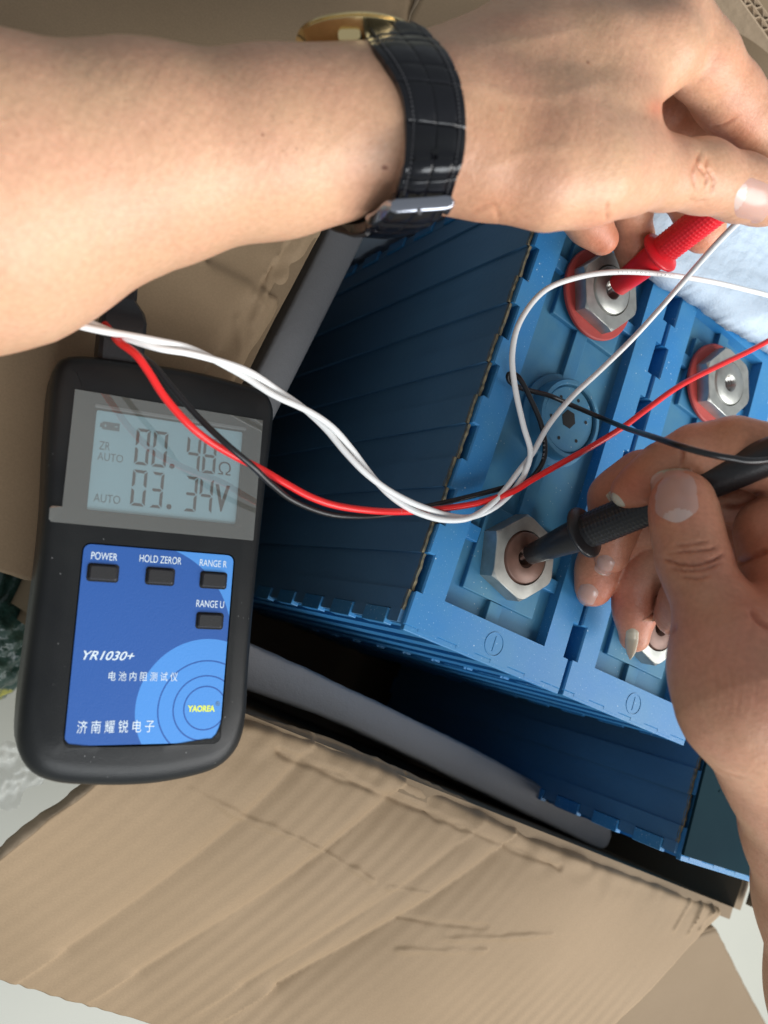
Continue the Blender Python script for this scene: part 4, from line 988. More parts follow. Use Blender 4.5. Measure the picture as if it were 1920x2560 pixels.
def grad(fun, V, e=2e-4):
    return np.stack([(fun(V + np.eye(3)[i] * e) - fun(V - np.eye(3)[i] * e)) / (2 * e) for i in range(3)], 1)
def quadsplit(V, Fq):
    E_ = np.sort(np.stack([Fq, np.roll(Fq, -1, 1)], -1).reshape(-1, 2), 1); u, inv = np.unique(E_[:, 0] * (len(V) + 1) + E_[:, 1], return_inverse=True)
    e0 = u // (len(V) + 1); e1 = u % (len(V) + 1); mid = (V[e0] + V[e1]) / 2; cen = V[Fq].mean(1); n0 = len(V); n1 = n0 + len(mid); inv = inv.reshape(-1, 4)
    ce = n1 + np.arange(len(Fq)); fs = []
    for k in range(4): fs.append(np.stack([Fq[:, k], n0 + inv[:, k], ce, n0 + inv[:, (k - 1) % 4]], 1))
    return np.concatenate([V, mid, cen]), np.concatenate(fs)
def creasecarve(V, Nn, creases):
    d = np.zeros(len(V)); px = 960 + F * V[:, 0] / V[:, 2]; py = 1280 + F * V[:, 1] / V[:, 2]; front = np.clip(-(Nn * V).sum(1) / np.linalg.norm(V, axis=1) * 3, 0, 1)
    for pts, wd, dep in creases:
        P = catmull([(a, b) for a, b in pts], 6) if len(pts) > 2 else np.array(pts, float); best = np.full(len(V), 1e9); tt = np.zeros(len(V)); m_ = len(P) - 1
        for i in range(m_):
            a, b = P[i], P[i + 1]; dd = b - a; t = np.clip(((px - a[0]) * dd[0] + (py - a[1]) * dd[1]) / (dd @ dd), 0, 1); q = np.hypot(px - a[0] - t * dd[0], py - a[1] - t * dd[1])
            mm_ = q < best; best[mm_] = q[mm_]; tt[mm_] = (i + t[mm_]) / m_
        fade = np.clip(np.sin(np.pi * np.clip(tt, 0.03, 0.97)) * 1.8, 0, 1)
        d += dep * np.exp(-(best / wd) ** 2) * fade * front
    return d, px, py
def build_hand(name, fun, lo, hi, h, mat, creases, tones, label, sub=1):
    V, Fq = surface(fun, lo, hi, h)
    for _ in range(2):
        g = grad(fun, V); V = V - g * (fun(V) / ((g ** 2).sum(1) + 1e-9))[:, None] * 0.9
    for _ in range(sub):
        V, Fq = quadsplit(V, Fq); g = grad(fun, V); V = V - g * (fun(V) / ((g ** 2).sum(1) + 1e-9))[:, None]
    g = grad(fun, V); Nn = g / (np.linalg.norm(g, axis=1)[:, None] + 1e-9)
    d, px, py = creasecarve(V, Nn, creases)
    V2 = V - Nn * d[:, None]
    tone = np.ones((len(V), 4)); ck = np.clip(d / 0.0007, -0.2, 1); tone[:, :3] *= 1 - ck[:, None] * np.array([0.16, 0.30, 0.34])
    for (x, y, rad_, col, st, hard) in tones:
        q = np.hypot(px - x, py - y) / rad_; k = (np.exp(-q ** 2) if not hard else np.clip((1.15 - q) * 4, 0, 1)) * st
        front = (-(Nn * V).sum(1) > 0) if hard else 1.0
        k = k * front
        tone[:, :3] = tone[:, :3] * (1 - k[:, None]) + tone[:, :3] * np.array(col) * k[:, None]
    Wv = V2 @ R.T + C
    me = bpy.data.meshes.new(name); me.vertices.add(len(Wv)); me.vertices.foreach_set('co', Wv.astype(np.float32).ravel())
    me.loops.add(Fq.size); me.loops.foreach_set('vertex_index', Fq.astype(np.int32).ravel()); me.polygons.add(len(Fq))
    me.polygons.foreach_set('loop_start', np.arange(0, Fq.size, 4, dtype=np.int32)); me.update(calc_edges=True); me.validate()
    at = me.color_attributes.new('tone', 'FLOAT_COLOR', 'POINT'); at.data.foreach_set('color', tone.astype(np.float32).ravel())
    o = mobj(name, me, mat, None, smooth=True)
    # make sure the normals point outward
    bm = bmesh.new(); bm.from_mesh(me); vol = bm.calc_volume(signed=True); bm.free()
    if vol < 0: me.flip_normals()
    return tag(o, label, 'person')
def nail(parent, fun, c, u, wpx, lpx, mat=NAIL, tipf=0.12, lift=0.00018, long=0.0, roots=0.0, flat=0.35):
    # c: (px, py, d) centre, u: direction in the picture from root to tip; grown on the finger surface
    n, m = 25, 31; u = np.array(u, float); u /= np.linalg.norm(u); v_ = np.array([-u[1], u[0]]); V = []
    d0 = c[2]; c3 = cs(*c)
    grid = []
    for j in range(m):
        for i in range(n):
            a = (i / (n - 1.0)) * 2 - 1; b = (j / (m - 1.0)) * 2 - 1
            hw = 1.0
            if b < -0.55: hw = math.sqrt(max(0.0, 1 - ((-b - 0.55) / 0.45) ** 2 * 0.75))
            if b > 0.70: hw = math.sqrt(max(0.0, 1 - ((b - 0.70) / 0.30) ** 2 * (0.55)))
            bb = b
            if b > 0: bb = b - 0.10 * a * a * b
            if b < 0: bb = b + 0.14 * a * a * (-b)
            px = c[0] + u[0] * bb * lpx / 2 + v_[0] * a * hw * wpx / 2; py = c[1] + u[1] * bb * lpx / 2 + v_[1] * a * hw * wpx / 2
            grid.append((px, py, a, b))
    # march along sight lines to the skin
    G = np.array(grid); dirs = np.stack([(G[:, 0] - 960) / F, (G[:, 1] - 1280) / F, np.ones(len(G))], 1); t = np.full(len(G), d0 - 0.022)
    for _ in range(60):
        f = fun(dirs * t[:, None]); t = t + np.clip(f, -0.001, 0.004) * 0.8
    t = np.minimum(t, d0 + 0.012)
    P = dirs * t[:, None]
    # smooth the sheet into a plate
    Q = P.reshape(m, n, 3); 
    for _ in range(6):
        Z = Q.copy(); Z[1:-1, 1:-1] = (Q[1:-1, 1:-1] * 2 + Q[:-2, 1:-1] + Q[2:, 1:-1] + Q[1:-1, :-2] + Q[1:-1, 2:]) / 6; Q = Z
    g = grad(fun, Q.reshape(-1, 3)); g /= np.linalg.norm(g, axis=1)[:, None] + 1e-9
    A_ = G[:, 2]; Bv = G[:, 3]
    rim = np.clip((1 - np.maximum(np.abs(A_), -Bv)) * 8, 0, 1)
    P = Q.reshape(-1, 3) + g * (lift + 0.00045 * (1 - np.abs(A_) ** 2.2) * np.clip((1 + Bv) * 2.2, 0, 1) - 0.00022)[:, None]
    if long:
        e3 = np.array([u[0], u[1], 0.0]); k = np.clip((Bv - 0.2) / 0.8, 0, 1); P = P + e3 * (long * k)[:, None]; P[:, 0] += A_ * 0.0013 * k ** 1.5
    Wv = P @ R.T + C; bm = bmesh.new(); vs = [bm.verts.new(p) for p in Wv]
    for j in range(m - 1):
        for i in range(n - 1): bm.faces.new((vs[j * n + i], vs[(j + 1) * n + i], vs[(j + 1) * n + i + 1], vs[j * n + i + 1]))
    bmesh.ops.recalc_face_normals(bm, faces=bm.faces); me = bpy.data.meshes.new('fingernail'); bm.to_mesh(me); bm.free()
    o = mobj('fingernail', me, [mat, NAIL_TIP, LUNULA], parent, smooth=True)
    cam_dir = Vector(C) - Vector(Wv.mean(0))
    if sum(p.normal.dot(cam_dir) for p in me.polygons) < 0: me.flip_normals()
    for p_ in me.polygons:
        j = p_.index // (n - 1); b = (j / (m - 1.0)) * 2 - 1; i = p_.index % (n - 1); a = (i / (n - 1.0)) * 2 - 1
        if (b + 1.0) ** 2 * 4.5 + a * a * 1.7 < 1.0 and mat is NAIL and wpx > 100: p_.material_index = 2
        if b > 1 - 2 * tipf - 0.10 * (1 - a * a) + 0.12: p_.material_index = 1
    md = o.modifiers.new('thickness', 'SOLIDIFY'); md.thickness = 0.00035; md.offset = -1
    return o

# ---- left arm: forearm, back of the hand, thumb and fingers on the red probe
def f_left(P):
    arm = chain(P, [(-420, 520, 0.186, 400), (-150, 503, 0.188, 372), (0, 484, 0.190, 348), (350, 400, 0.196, 252), (694, 362, 0.202, 206), (880, 333, 0.2045, 180), (1010, 322, 0.2055, 168), (1100, 312, 0.207, 165)], 0.008)
    arm2 = chain(P, [(694, 358, 0.212, 180), (1010, 316, 0.217, 160), (1160, 290, 0.221, 160)], 0.008)
    b = smin(arm, arm2, 0.006)
    for ns, k in (([(1100, 262, 0.214, 140), (1300, 190, 0.216, 125), (1500, 150, 0.220, 110), (1646, 122, 0.2245, 92)], 0.010),
                  ([(1120, 245, 0.222, 120), (1350, 110, 0.226, 115), (1650, -40, 0.236, 95)], 0.010),
                  ([(1120, 245, 0.230, 120), (1350, 80, 0.242, 115), (1620, -120, 0.256, 95)], 0.012),
                  ([(1110, 360, 0.208, 135), (1230, 408, 0.207, 128), (1370, 440, 0.206, 122), (1470, 436, 0.2085, 108), (1560, 430, 0.2165, 90)], 0.010)):
        b = smin(b, chain(P, ns, 0.005), k)
    web = chain(P, [(1646, 130, 0.2235, 82), (1590, 208, 0.2240, 58), (1548, 300, 0.2225, 62), (1540, 400, 0.218, 70)], 0.005)
    b = smin(b, web, 0.010)
    palm = chain(P, [(1230, 440, 0.225, 85), (1380, 400, 0.236, 85), (1480, 240, 0.246, 90), (1580, 60, 0.252, 85)], 0.008); b = smin(b, palm, 0.010)
    b = smin(b, chain(P, [(1180, 320, 0.2085, 118), (1400, 312, 0.2088, 98), (1530, 285, 0.2160, 76)], 0.004), 0.014)
    thumb = chain(P, [(1470, 436, 0.2085, 108), (1560, 430, 0.2165, 92), (1660, 434, 0.226, 86), (1755, 441, 0.2345, 86), (1850, 470, 0.2425, 79), (1905, 486, 0.247, 72), (1950, 500, 0.251, 60)], 0.003)
    index = chain(P, [(1680, 50, 0.2275, 96), (1752, 148, 0.2345, 90), (1820, 240, 0.244, 82), (1864, 292, 0.248, 76), (1912, 338, 0.2515, 71), (1965, 382, 0.2545, 66), (2010, 420, 0.257, 58)], 0.003)
    middle = chain(P, [(1560, 120, 0.252, 80), (1630, 235, 0.262, 74), (1710, 320, 0.270, 68), (1790, 395, 0.276, 66), (1900, 470, 0.283, 58)], 0.004)
    ring = chain(P, [(1540, 180, 0.266, 80), (1610, 340, 0.284, 66), (1700, 460, 0.292, 60), (1750, 535, 0.2965, 57), (1757, 578, 0.2975, 54)], 0.004)
    little = chain(P, [(1480, 220, 0.266, 75), (1550, 400, 0.284, 56), (1578, 520, 0.294, 49), (1584, 600, 0.303, 46), (1592, 660, 0.306, 42)], 0.004)
    pinky = chain(P, [(1380, 260, 0.258, 75), (1390, 420, 0.272, 60), (1435, 515, 0.280, 52), (1473, 560, 0.285, 49), (1506, 597, 0.288, 40)], 0.004)
    o = None
    for fgr, k in ((thumb, 0.006), (index, 0.0045), (middle, 0.005), (ring, 0.005), (little, 0.005), (pinky, 0.005)):
        q = smin(b, fgr, k); o = q if o is None else np.minimum(o, q)
    return o
cr_left = [([(1752, 375), (1745, 410), (1768, 440), (1762, 470)], 3.2, 0.0009), ([(1770, 385), (1768, 420), (1785, 450), (1775, 490)], 3, 0.0008), ([(1738, 400), (1732, 440), (1745, 480)], 3.4, 0.0006),
           ([(1720, 490), (1740, 505), (1770, 500)], 4, 0.00035), ([(1775, 318), (1805, 314), (1845, 292)], 4, 0.0005),
           ([(1165, 540), (1230, 510), (1250, 560)], 5, 0.0003), ([(1516, 505), (1517, 552)], 4, 0.0005)]
for k in range(9): cr_left.append(([(1180 + k * 17, 250 + 8 * k), (1186 + k * 16, 330), (1180 + k * 15, 400 + 5 * k)], 4, 0.00010))
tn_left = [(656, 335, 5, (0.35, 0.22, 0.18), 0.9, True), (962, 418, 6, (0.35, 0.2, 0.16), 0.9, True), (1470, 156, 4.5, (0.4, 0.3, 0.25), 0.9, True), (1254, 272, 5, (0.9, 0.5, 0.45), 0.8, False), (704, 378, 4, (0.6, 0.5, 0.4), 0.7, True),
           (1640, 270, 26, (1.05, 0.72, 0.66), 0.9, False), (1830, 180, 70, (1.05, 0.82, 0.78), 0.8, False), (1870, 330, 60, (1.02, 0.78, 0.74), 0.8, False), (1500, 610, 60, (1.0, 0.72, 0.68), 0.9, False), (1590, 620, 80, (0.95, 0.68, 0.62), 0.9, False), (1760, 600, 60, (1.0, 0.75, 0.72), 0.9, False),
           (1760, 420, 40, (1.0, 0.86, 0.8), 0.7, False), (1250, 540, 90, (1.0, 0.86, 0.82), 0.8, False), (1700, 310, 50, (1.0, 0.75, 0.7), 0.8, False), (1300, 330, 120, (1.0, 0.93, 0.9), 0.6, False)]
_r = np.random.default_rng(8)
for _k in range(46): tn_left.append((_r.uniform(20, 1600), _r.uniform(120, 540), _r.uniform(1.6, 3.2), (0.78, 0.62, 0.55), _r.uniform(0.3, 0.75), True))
for _p in ([(1120, 180), (1250, 235), (1400, 240), (1540, 190)], [(1190, 430), (1330, 380), (1450, 372)], [(1150, 120), (1330, 100), (1480, 60)]): cr_left.append((_p, 17, -0.00018))
lo = np.array([-0.150, -0.175, 0.135]); hi = np.array([0.145, -0.012, 0.320])
hand1 = build_hand('person', f_left, lo, hi, 0.0014, SKIN_L, cr_left, tn_left, 'bare left forearm and hand wearing the black-strapped watch and pinching the red probe')
nail(hand1, f_left, (1882, 502, 0.2450), (0.93, 0.36), 112, 92, tipf=0.0)

# ---- right hand: thumb upright in front, fingers curled round the black probe
def f_right(P):
    b = chain(P, [(2420, 3500, 0.275, 330), (2215, 2700, 0.258, 235), (2160, 2500, 0.252, 215), (2092, 2250, 0.243, 182), (2040, 2080, 0.233, 162), (1978, 1930, 0.223, 152), (1902, 1780, 0.213, 158)], 0.008)
    b = smin(b, chain(P, [(1950, 1850, 0.222, 135), (1860, 1735, 0.2130, 155), (1806, 1672, 0.2150, 125)], 0.006), 0.008)
    palm = chain(P, [(1980, 1820, 0.208, 160), (2020, 1640, 0.220, 170), (2070, 1420, 0.234, 165), (2090, 1250, 0.242, 130)], 0.006); b = smin(b, palm, 0.010)
    b = smin(b, chain(P, [(1900, 1700, 0.212, 140), (1960, 1560, 0.232, 105)], 0.006), 0.008)
    thumb = chain(P, [(1880, 1730, 0.206, 150), (1826, 1606, 0.2120, 108), (1784, 1520, 0.2180, 89), (1752, 1452, 0.2240, 84), (1733, 1396, 0.2285, 87), (1717, 1325, 0.2330, 83), (1708, 1270, 0.2360, 78), (1706, 1250, 0.2370, 72)], 0.003)
    index = chain(P, [(2110, 1330, 0.236, 110), (2010, 1200, 0.238, 92), (1930, 1150, 0.2400, 84), (1835, 1128, 0.2425, 81), (1740, 1140, 0.2465, 74), (1660, 1172, 0.2500, 62), (1605, 1210, 0.2530, 52), (1570, 1228, 0.2555, 42)], 0.004)
    middle = chain(P, [(2060, 1400, 0.245, 110), (1930, 1260, 0.256, 88), (1760, 1205, 0.268, 80), (1610, 1206, 0.2770, 72), (1548, 1250, 0.2815, 68), (1534, 1320, 0.286, 52), (1529, 1388, 0.2875, 44)], 0.006)
    ring = chain(P, [(2040, 1480, 0.248, 110), (1920, 1370, 0.262, 88), (1740, 1310, 0.280, 76), (1600, 1300, 0.292, 66), (1530, 1350, 0.298, 58), (1498, 1420, 0.300, 50), (1484, 1470, 0.3010, 46)], 0.006)
    little = chain(P, [(2000, 1600, 0.240, 110), (1900, 1500, 0.262, 86), (1760, 1400, 0.282, 74), (1650, 1380, 0.294, 64), (1592, 1440, 0.300, 58), (1588, 1520, 0.3025, 48), (1586, 1592, 0.3040, 38)], 0.006)
    inner = chain(P, [(1850, 1490, 0.262, 95), (1735, 1505, 0.281, 78), (1690, 1540, 0.289, 52)], 0.006)
    mound = chain(P, [(1930, 1330, 0.238, 92), (1980, 1480, 0.232, 110), (1990, 1600, 0.222, 120)], 0.006)
    o = None
    for fgr, k in ((thumb, 0.010), (index, 0.006), (middle, 0.006), (ring, 0.006), (little, 0.006), (mound, 0.004), (inner, 0.006)):
        q = smin(b, fgr, k); o = q if o is None else np.minimum(o, q)
    return o
cr_right = [([(1650, 1395), (1690, 1408), (1740, 1412), (1790, 1396), (1812, 1380)], 3.2, 0.0011), ([(1668, 1420), (1720, 1428), (1770, 1420), (1808, 1402)], 2.8, 0.0008), ([(1672, 1384), (1720, 1378), (1770, 1374), (1800, 1362)], 3, 0.0008), ([(1690, 1440), (1740, 1446), (1780, 1438)], 3, 0.0006),
            ([(1680, 1365), (1730, 1360), (1770, 1352)], 3, 0.0006), ([(1702, 1115), (1705, 1140), (1698, 1168)], 5, 0.0008), ([(1698, 1172), (1665, 1195), (1640, 1225)], 4, 0.0003),
            ([(1805, 1262), (1850, 1260), (1915, 1228)], 7, 0.0012), ([(1838, 1410), (1870, 1396), (1925, 1372)], 7, 0.0012), ([(1800, 1240), (1830, 1225), (1880, 1210)], 6, 0.0008), ([(1875, 1520), (1895, 1550), (1930, 1572)], 7, 0.0010),
            ([(1690, 1560), (1672, 1585), (1660, 1600)], 7, 0.0009), ([(1700, 1845), (1760, 1900), (1840, 1960)], 5, 0.0002), ([(1740, 1880), (1800, 1925), (1880, 1950)], 4, 0.00022)]
for k in range(7): cr_right.append(([(1780 + 22 * k, 1640 + 10 * k), (1790 + 20 * k, 1720), (1780 + 20 * k, 1800)], 3.5, 0.00010))
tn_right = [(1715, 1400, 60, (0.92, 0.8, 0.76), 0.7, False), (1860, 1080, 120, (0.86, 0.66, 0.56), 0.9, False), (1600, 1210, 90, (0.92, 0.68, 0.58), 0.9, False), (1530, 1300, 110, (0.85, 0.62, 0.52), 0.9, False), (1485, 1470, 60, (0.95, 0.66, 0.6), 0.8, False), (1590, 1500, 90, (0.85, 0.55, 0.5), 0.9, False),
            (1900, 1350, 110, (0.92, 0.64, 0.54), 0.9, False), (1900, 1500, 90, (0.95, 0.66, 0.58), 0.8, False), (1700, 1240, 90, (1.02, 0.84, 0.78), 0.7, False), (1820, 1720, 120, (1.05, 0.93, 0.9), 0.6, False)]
lo = np.array([0.045, -0.035, 0.145]); hi = np.array([0.190, 0.225, 0.322])
hand2 = build_hand('person', f_right, lo, hi, 0.0014, SKIN_R, cr_right, tn_right, 'bare right hand with upright thumb coming from the lower right, holding the black probe')
nail(hand2, f_right, (1689, 1238, 0.2365), (0.14, 0.99), 116, 140, tipf=0.0) if False else None
nail(hand2, f_right, (1688, 1240, 0.2365), (-0.10, -1.0), 118, 140, tipf=0.09)
nail(hand2, f_right, (1540, 1251, 0.2545), (-0.70, 0.71), 54, 26, mat=NAIL_TIP, tipf=0.6)
nail(hand2, f_right, (1512, 1412, 0.2860), (-0.35, 0.9), 46, 52, tipf=0.05)
nail(hand2, f_right, (1468, 1486, 0.3000), (-0.4, 0.9), 52, 56, tipf=0.05)
nail(hand2, f_right, (1580, 1592, 0.3020), (-0.08, 1.0), 34, 44, mat=NAIL_TIP, tipf=0.5, long=0.0050)

def hairs(n=170):
    r = np.random.default_rng(12); V = []; Fc = []
    X_ = r.uniform(10, 860, n); top_ = np.interp(X_, [0, 350, 860], [60, 92, 105]); Y_ = top_ + 8 + (r.random(n) ** 1.6) * 260
    dp = skin_depth(f_left, X_, Y_, 0.150); an = r.normal(0.75, 0.35, n); ln = r.uniform(14, 34, n)
    X2 = X_ + np.cos(an) * ln; Y2 = Y_ + np.sin(an) * ln; dp2 = skin_depth(f_left, X2, Y2, 0.150)
    for i in range(n):
        if dp[i] > 0.215 or dp2[i] > 0.215: continue
        a = D(X_[i], Y_[i], dp[i]+0.0001); b = D(X2[i], Y2[i], dp2[i] - 0.0004); m_ = (a + b) / 2 + (C - a) / np.linalg.norm(C - a) * 0.0003
        side = np.cross(b - a, C - a); side = side / np.linalg.norm(side) * 0.000014; k = len(V)
        V += [a - side, a + side, m_ - side, m_ + side, b]; Fc += [(k, k + 1, k + 3, k + 2), (k + 2, k + 3, k + 4)]
    o = mesh('arm_hair', V, Fc, material('fine_dark_hair', (0.16, 0.09, 0.06), 0.6), hand1, smooth=False); tag(o, kind='stuff')
def skin_depth(fun, px, py, d0):
    dirs = np.stack([(np.atleast_1d(px) - 960) / F, (np.atleast_1d(py) - 1280) / F, np.ones(np.size(px))], 1); t = np.full(len(dirs), d0)
    for _ in range(120): t = t + np.clip(fun(dirs * t[:, None]), -0.002, 0.006) * 0.8
    return t
hairs()
# ================================================================ WATCH
watch = empty('wristwatch', D(1080, 300, 0.205), 'gold wristwatch with a black crocodile-grain leather strap and steel buckle on the left wrist', 'watch')
def skin_depth(fun, px, py, d0):
    dirs = np.stack([(np.atleast_1d(px) - 960) / F, (np.atleast_1d(py) - 1280) / F, np.ones(np.size(px))], 1); t = np.full(len(dirs), d0)
    for _ in range(120): t = t + np.clip(fun(dirs * t[:, None]), -0.002, 0.006) * 0.8
    return t
def onskin(pts, off):
    out = []
    for (x, y, d) in pts:
        ds = skin_depth(f_left, [x], [y], 0.150)[0]
        out.append((x, y, ds - off if (ds < d + 0.008) else d))
    return out
def ribbon(name, Lr, Rr, thick, mat, parent, n=90, m=13, crown=0.0008, grain=True, lift=0.0):
    Lc = catmull(Lr, 12); Rc = catmull(Rr, 12); Ls = polysample(Lr, n); Rs = polysample(Rr, n); V = []
    top = np.zeros((n, m, 3))
    for i in range(n):
        a = Ls[i]; b = Rs[i]
        for j in range(m):
            f = j / (m - 1.0); top[i, j] = a * (1 - f) + b * f
    du = np.gradient(top, axis=0); dv = np.gradient(top, axis=1); Nn = np.cross(du, dv); Nn /= np.linalg.norm(Nn, axis=2)[..., None]
    ccam = C - top; s = np.sign((Nn * ccam).sum(2)); 
    if s[n // 2].mean() < 0: Nn = -Nn
    f = np.linspace(-1, 1, m)[None, :, None]
    padded = crown * (1 - np.abs(f) ** 4)
    if grain:
        L_ = np.r_[0, np.cumsum(np.linalg.norm(np.diff(top[:, m // 2], axis=0), axis=1))]
        g = np.zeros((n, m))
        for i in range(n):
            for j in range(m):
                u = L_[i] / 0.0075 + 0.22 * math.sin(L_[i] * 500); ff = j / (m - 1.0)
                fr = abs((u % 1) - 0.5) * 2; g[i, j] = -0.00038 * max(0, (fr - 0.82) / 0.18) - 0.00016 * fr * fr
                if 0.16 < ff < 0.84: fc = abs(((ff - 0.16) / 0.34 + 0.5 * (int(u) % 2) * 0) % 1 - 0.5) * 2; g[i, j] += -0.00022 * max(0, (fc - 0.88) / 0.12) - 0.00008 * fc * fc
                if abs(ff - 0.12) < 0.045 or abs(ff - 0.88) < 0.045: g[i, j] -= 0.00022
        padded = padded + g[..., None]
    outer = top + Nn * (lift + padded); inn = top + Nn * (lift - thick)
    bm = bmesh.new(); O = [[bm.verts.new(outer[i, j]) for j in range(m)] for i in range(n)]; I = [[bm.verts.new(inn[i, j]) for j in range(m)] for i in range(n)]
    for i in range(n - 1):
        for j in range(m - 1):
            bm.faces.new((O[i][j], O[i + 1][j], O[i + 1][j + 1], O[i][j + 1])); bm.faces.new((I[i][j], I[i][j + 1], I[i + 1][j + 1], I[i + 1][j]))
        bm.faces.new((O[i][0], I[i][0], I[i + 1][0], O[i + 1][0])); bm.faces.new((O[i][-1], O[i + 1][-1], I[i + 1][-1], I[i][-1]))
    for i in (0, n - 1):
        for j in range(m - 1): bm.faces.new((O[i][j], O[i][j + 1], I[i][j + 1], I[i][j]))
    return bmo(name, bm, mat, parent, angle=60), top, Nn
# edges of the strap (px, py, depth): upper run from the lugs down to the buckle
Lr = [(903, 60, 0.1985), (912, 84, 0.1960), (930, 112, 0.1950), (962, 152, 0.1885), (994, 205, 0.1845), (1010, 260, 0.1825), (1015, 328, 0.1817), (1010, 405, 0.1835), (998, 460, 0.1870), (988, 500, 0.1915)]
Rr = [(1034, 56, 0.1985), (1062, 68, 0.1960), (1085, 92, 0.1950), (1120, 132, 0.1890), (1149, 195, 0.1850), (1162, 260, 0.1830), (1165, 332, 0.1823), (1158, 400, 0.1838), (1140, 455, 0.1872), (1128, 496, 0.1915)]
Lr = onskin(Lr, 0.0026); Rr = onskin(Rr, 0.0026)
print('strap', [round(p[2], 4) for p in Lr], [round(p[2], 4) for p in Rr])
st1, top1, N1 = ribbon('strap', [D(*p) for p in Lr], [D(*p) for p in Rr], 0.0022, LEATHER, watch, n=260, m=61)
Lr2 = [(985, 500, 0.1925), (955, 520, 0.1965), (905, 556, 0.2030), (872, 580, 0.2100), (850, 560, 0.2200)]
Rr2 = [(1128, 490, 0.1925), (1100, 530, 0.1965), (1052, 570, 0.2030), (1000, 592, 0.2110), (950, 585, 0.2220)]
_d = Lr[-1][2] + 0.0003
Lr2 = [(986, 498, _d), (962, 528, 0.1950), (938, 556, 0.1990), (905, 580, 0.2060), (862, 582, 0.2160), (830, 566, 0.2270)]
Rr2 = [(1128, 492, _d), (1112, 528, 0.1950), (1085, 560, 0.1995), (1040, 582, 0.2060), (985, 594, 0.2160), (930, 584, 0.2270)]
st2, _, _ = ribbon('lower_strap', [D(*p) for p in Lr2], [D(*p) for p in Rr2], 0.0022, LEATHER, watch, n=110, m=41)
# free end of the strap tucked under, with its lining
Lr3 = [(905, 574, 0.2045), (868, 580, 0.2110), (835, 570, 0.2180), (815, 560, 0.2250)]
Rr3 = [(960, 520, 0.2040), (915, 535, 0.2080), (870, 545, 0.2140), (835, 552, 0.2220)]
ribbon('strap_lining', [D(*p) for p in Lr3], [D(*p) for p in Rr3], 0.0010, BLACK_MATTE, watch, n=30, m=9, crown=0.0, grain=False, lift=-0.0012)
# stitching
for jj in (7, 53):
    bm = bmesh.new()
    for i in range(6, 250, 4):
        p = top1[i, jj] + N1[i, jj] * 0.00065; q_ = top1[i + 2, jj] + N1[i + 2, jj] * 0.00065; c_ = (p + q_) / 2; t_ = q_ - p; Ln = np.linalg.norm(t_)
        M4 = frame(c_, N1[i, jj], t_); box(bm, -Ln / 2, Ln / 2, -0.00013, 0.00013, -0.0001, 0.00018, 0.00005, M4)
    tag(bmo('stitching', bm, THREAD, watch), kind='stuff')
# strap holes
for i in (206,):
    p = top1[i, 30] + N1[i, 30] * 0.0008; bm = bmesh.new(); lathe(bm, [(0.0009, 0.0001), (0.0007, 0.00012), (0.0, 0.00012)], 16, frame(p, N1[i, 30])); bmesh.ops.remove_doubles(bm, verts=bm.verts, dist=1e-6); bmo('strap_hole', bm, DARK, watch)
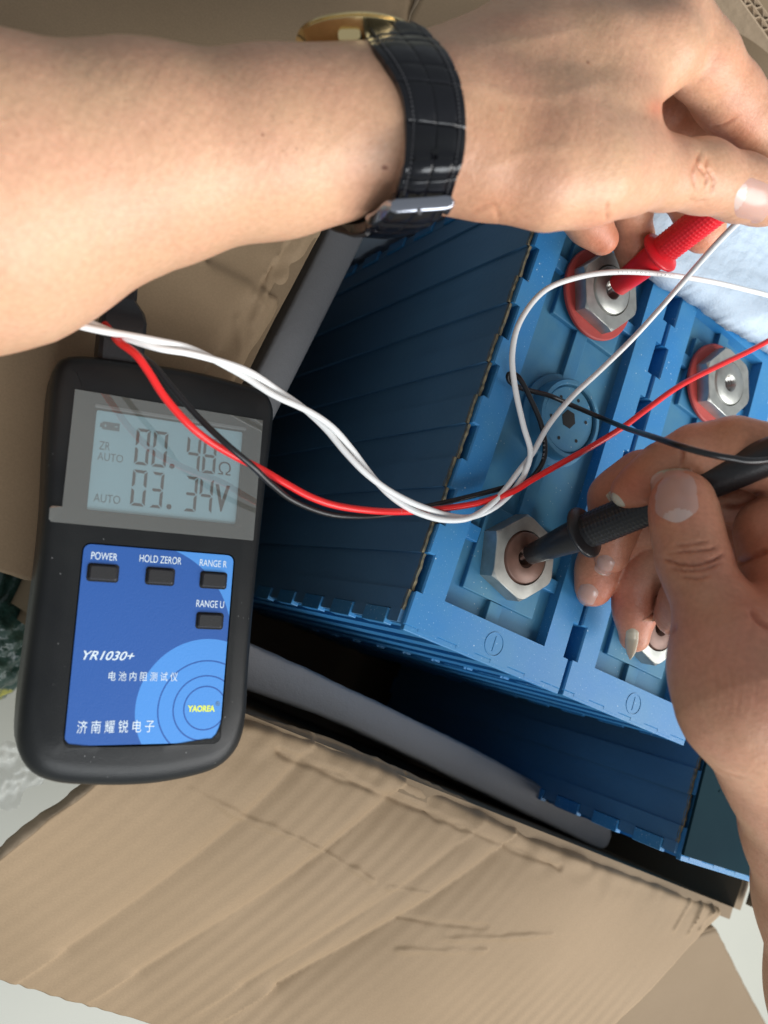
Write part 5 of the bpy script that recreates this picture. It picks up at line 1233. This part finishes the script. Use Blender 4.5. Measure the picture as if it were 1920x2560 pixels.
# buckle: a curved polished bar across the strap and its arm reaching back along the wrist
def bar(name, pts, mat, parent, hw, th, n=40):
    P = polysample([D(*p) for p in pts], n); T = np.gradient(P, axis=0); T /= np.linalg.norm(T, axis=1)[:, None]; bm = bmesh.new(); rows = []
    for i in range(n):
        toc = C - P[i]; toc /= np.linalg.norm(toc); s_ = np.cross(T[i], toc); s_ /= np.linalg.norm(s_); u_ = np.cross(s_, T[i]); h_ = np.interp(i, [0, 3, n - 4, n - 1], [hw * 0.7, hw, hw, hw * 0.7]); row = []
        for a in np.linspace(0, 2 * math.pi, 16, endpoint=False):
            cx = abs(math.cos(a)) ** 0.5 * np.sign(math.cos(a)); sx = abs(math.sin(a)) ** 0.5 * np.sign(math.sin(a)); row.append(bm.verts.new(P[i] + s_ * cx * h_ + u_ * sx * th))
        rows.append(row)
    for a, b in zip(rows, rows[1:]):
        for k in range(16): bm.faces.new((a[k], a[(k + 1) % 16], b[(k + 1) % 16], b[k]))
    bm.faces.new(rows[0]); bm.faces.new(rows[-1]); return bmo(name, bm, mat, parent, angle=45)
buckle = bar('buckle', [(978, 517, 0.1895), (1030, 513, 0.1892), (1085, 509, 0.1892), (1130, 504, 0.1895)], BUCKLE, watch, 0.0016, 0.0006)
bar('buckle_arm', [(984, 512, 0.1900), (968, 518, 0.1915), (950, 536, 0.1945), (932, 546, 0.1975), (920, 549, 0.2000)], BUCKLE, buckle, 0.0013, 0.0006)
bar('buckle_arm', [(1128, 500, 0.1900), (1122, 514, 0.1915), (1112, 530, 0.1945)], BUCKLE, buckle, 0.0010, 0.0006)
bar('buckle_tongue', [(1046, 520, 0.1890), (1050, 532, 0.1905)], BUCKLE, buckle, 0.0007, 0.0006, 10)
# case: thin gold disc facing up the picture, seen from its lower side
cc = cs(893, 113, 0.2095); nrm_cam = np.array([-0.02, -0.98, -0.20]); k_ = 0.80
Mc = frame(C + R @ cc, R @ nrm_cam, R @ np.array([1.0, 0, 0]))
bm = bmesh.new(); lathe(bm, [(r_ * k_, z_ * k_) for r_, z_ in [(0.0, -0.0060), (0.0125, -0.0060), (0.0150, -0.0046), (0.0176, -0.0012), (0.0190, 0.0004), (0.0196, 0.0012), (0.0194, 0.0016), (0.0188, 0.0018), (0.0192, 0.0022), (0.0188, 0.0030), (0.0178, 0.0034), (0.0166, 0.0033)]], 96, Mc); bmesh.ops.remove_doubles(bm, verts=bm.verts, dist=1e-6)
bmo('case', bm, GOLD, watch, angle=50)
bm = bmesh.new(); lathe(bm, [(0.0167 * k_, 0.0032 * k_), (0.012 * k_, 0.0039 * k_), (0.0, 0.0041 * k_)], 64, Mc); bmesh.ops.remove_doubles(bm, verts=bm.verts, dist=1e-6); bmo('crystal', bm, GLASS, watch)
bm = bmesh.new(); box(bm, -0.0046, 0.0016, -0.0150, -0.0118, -0.0042, -0.0008, 0.0014, Mc); bmo('lug', bm, GOLD, watch)
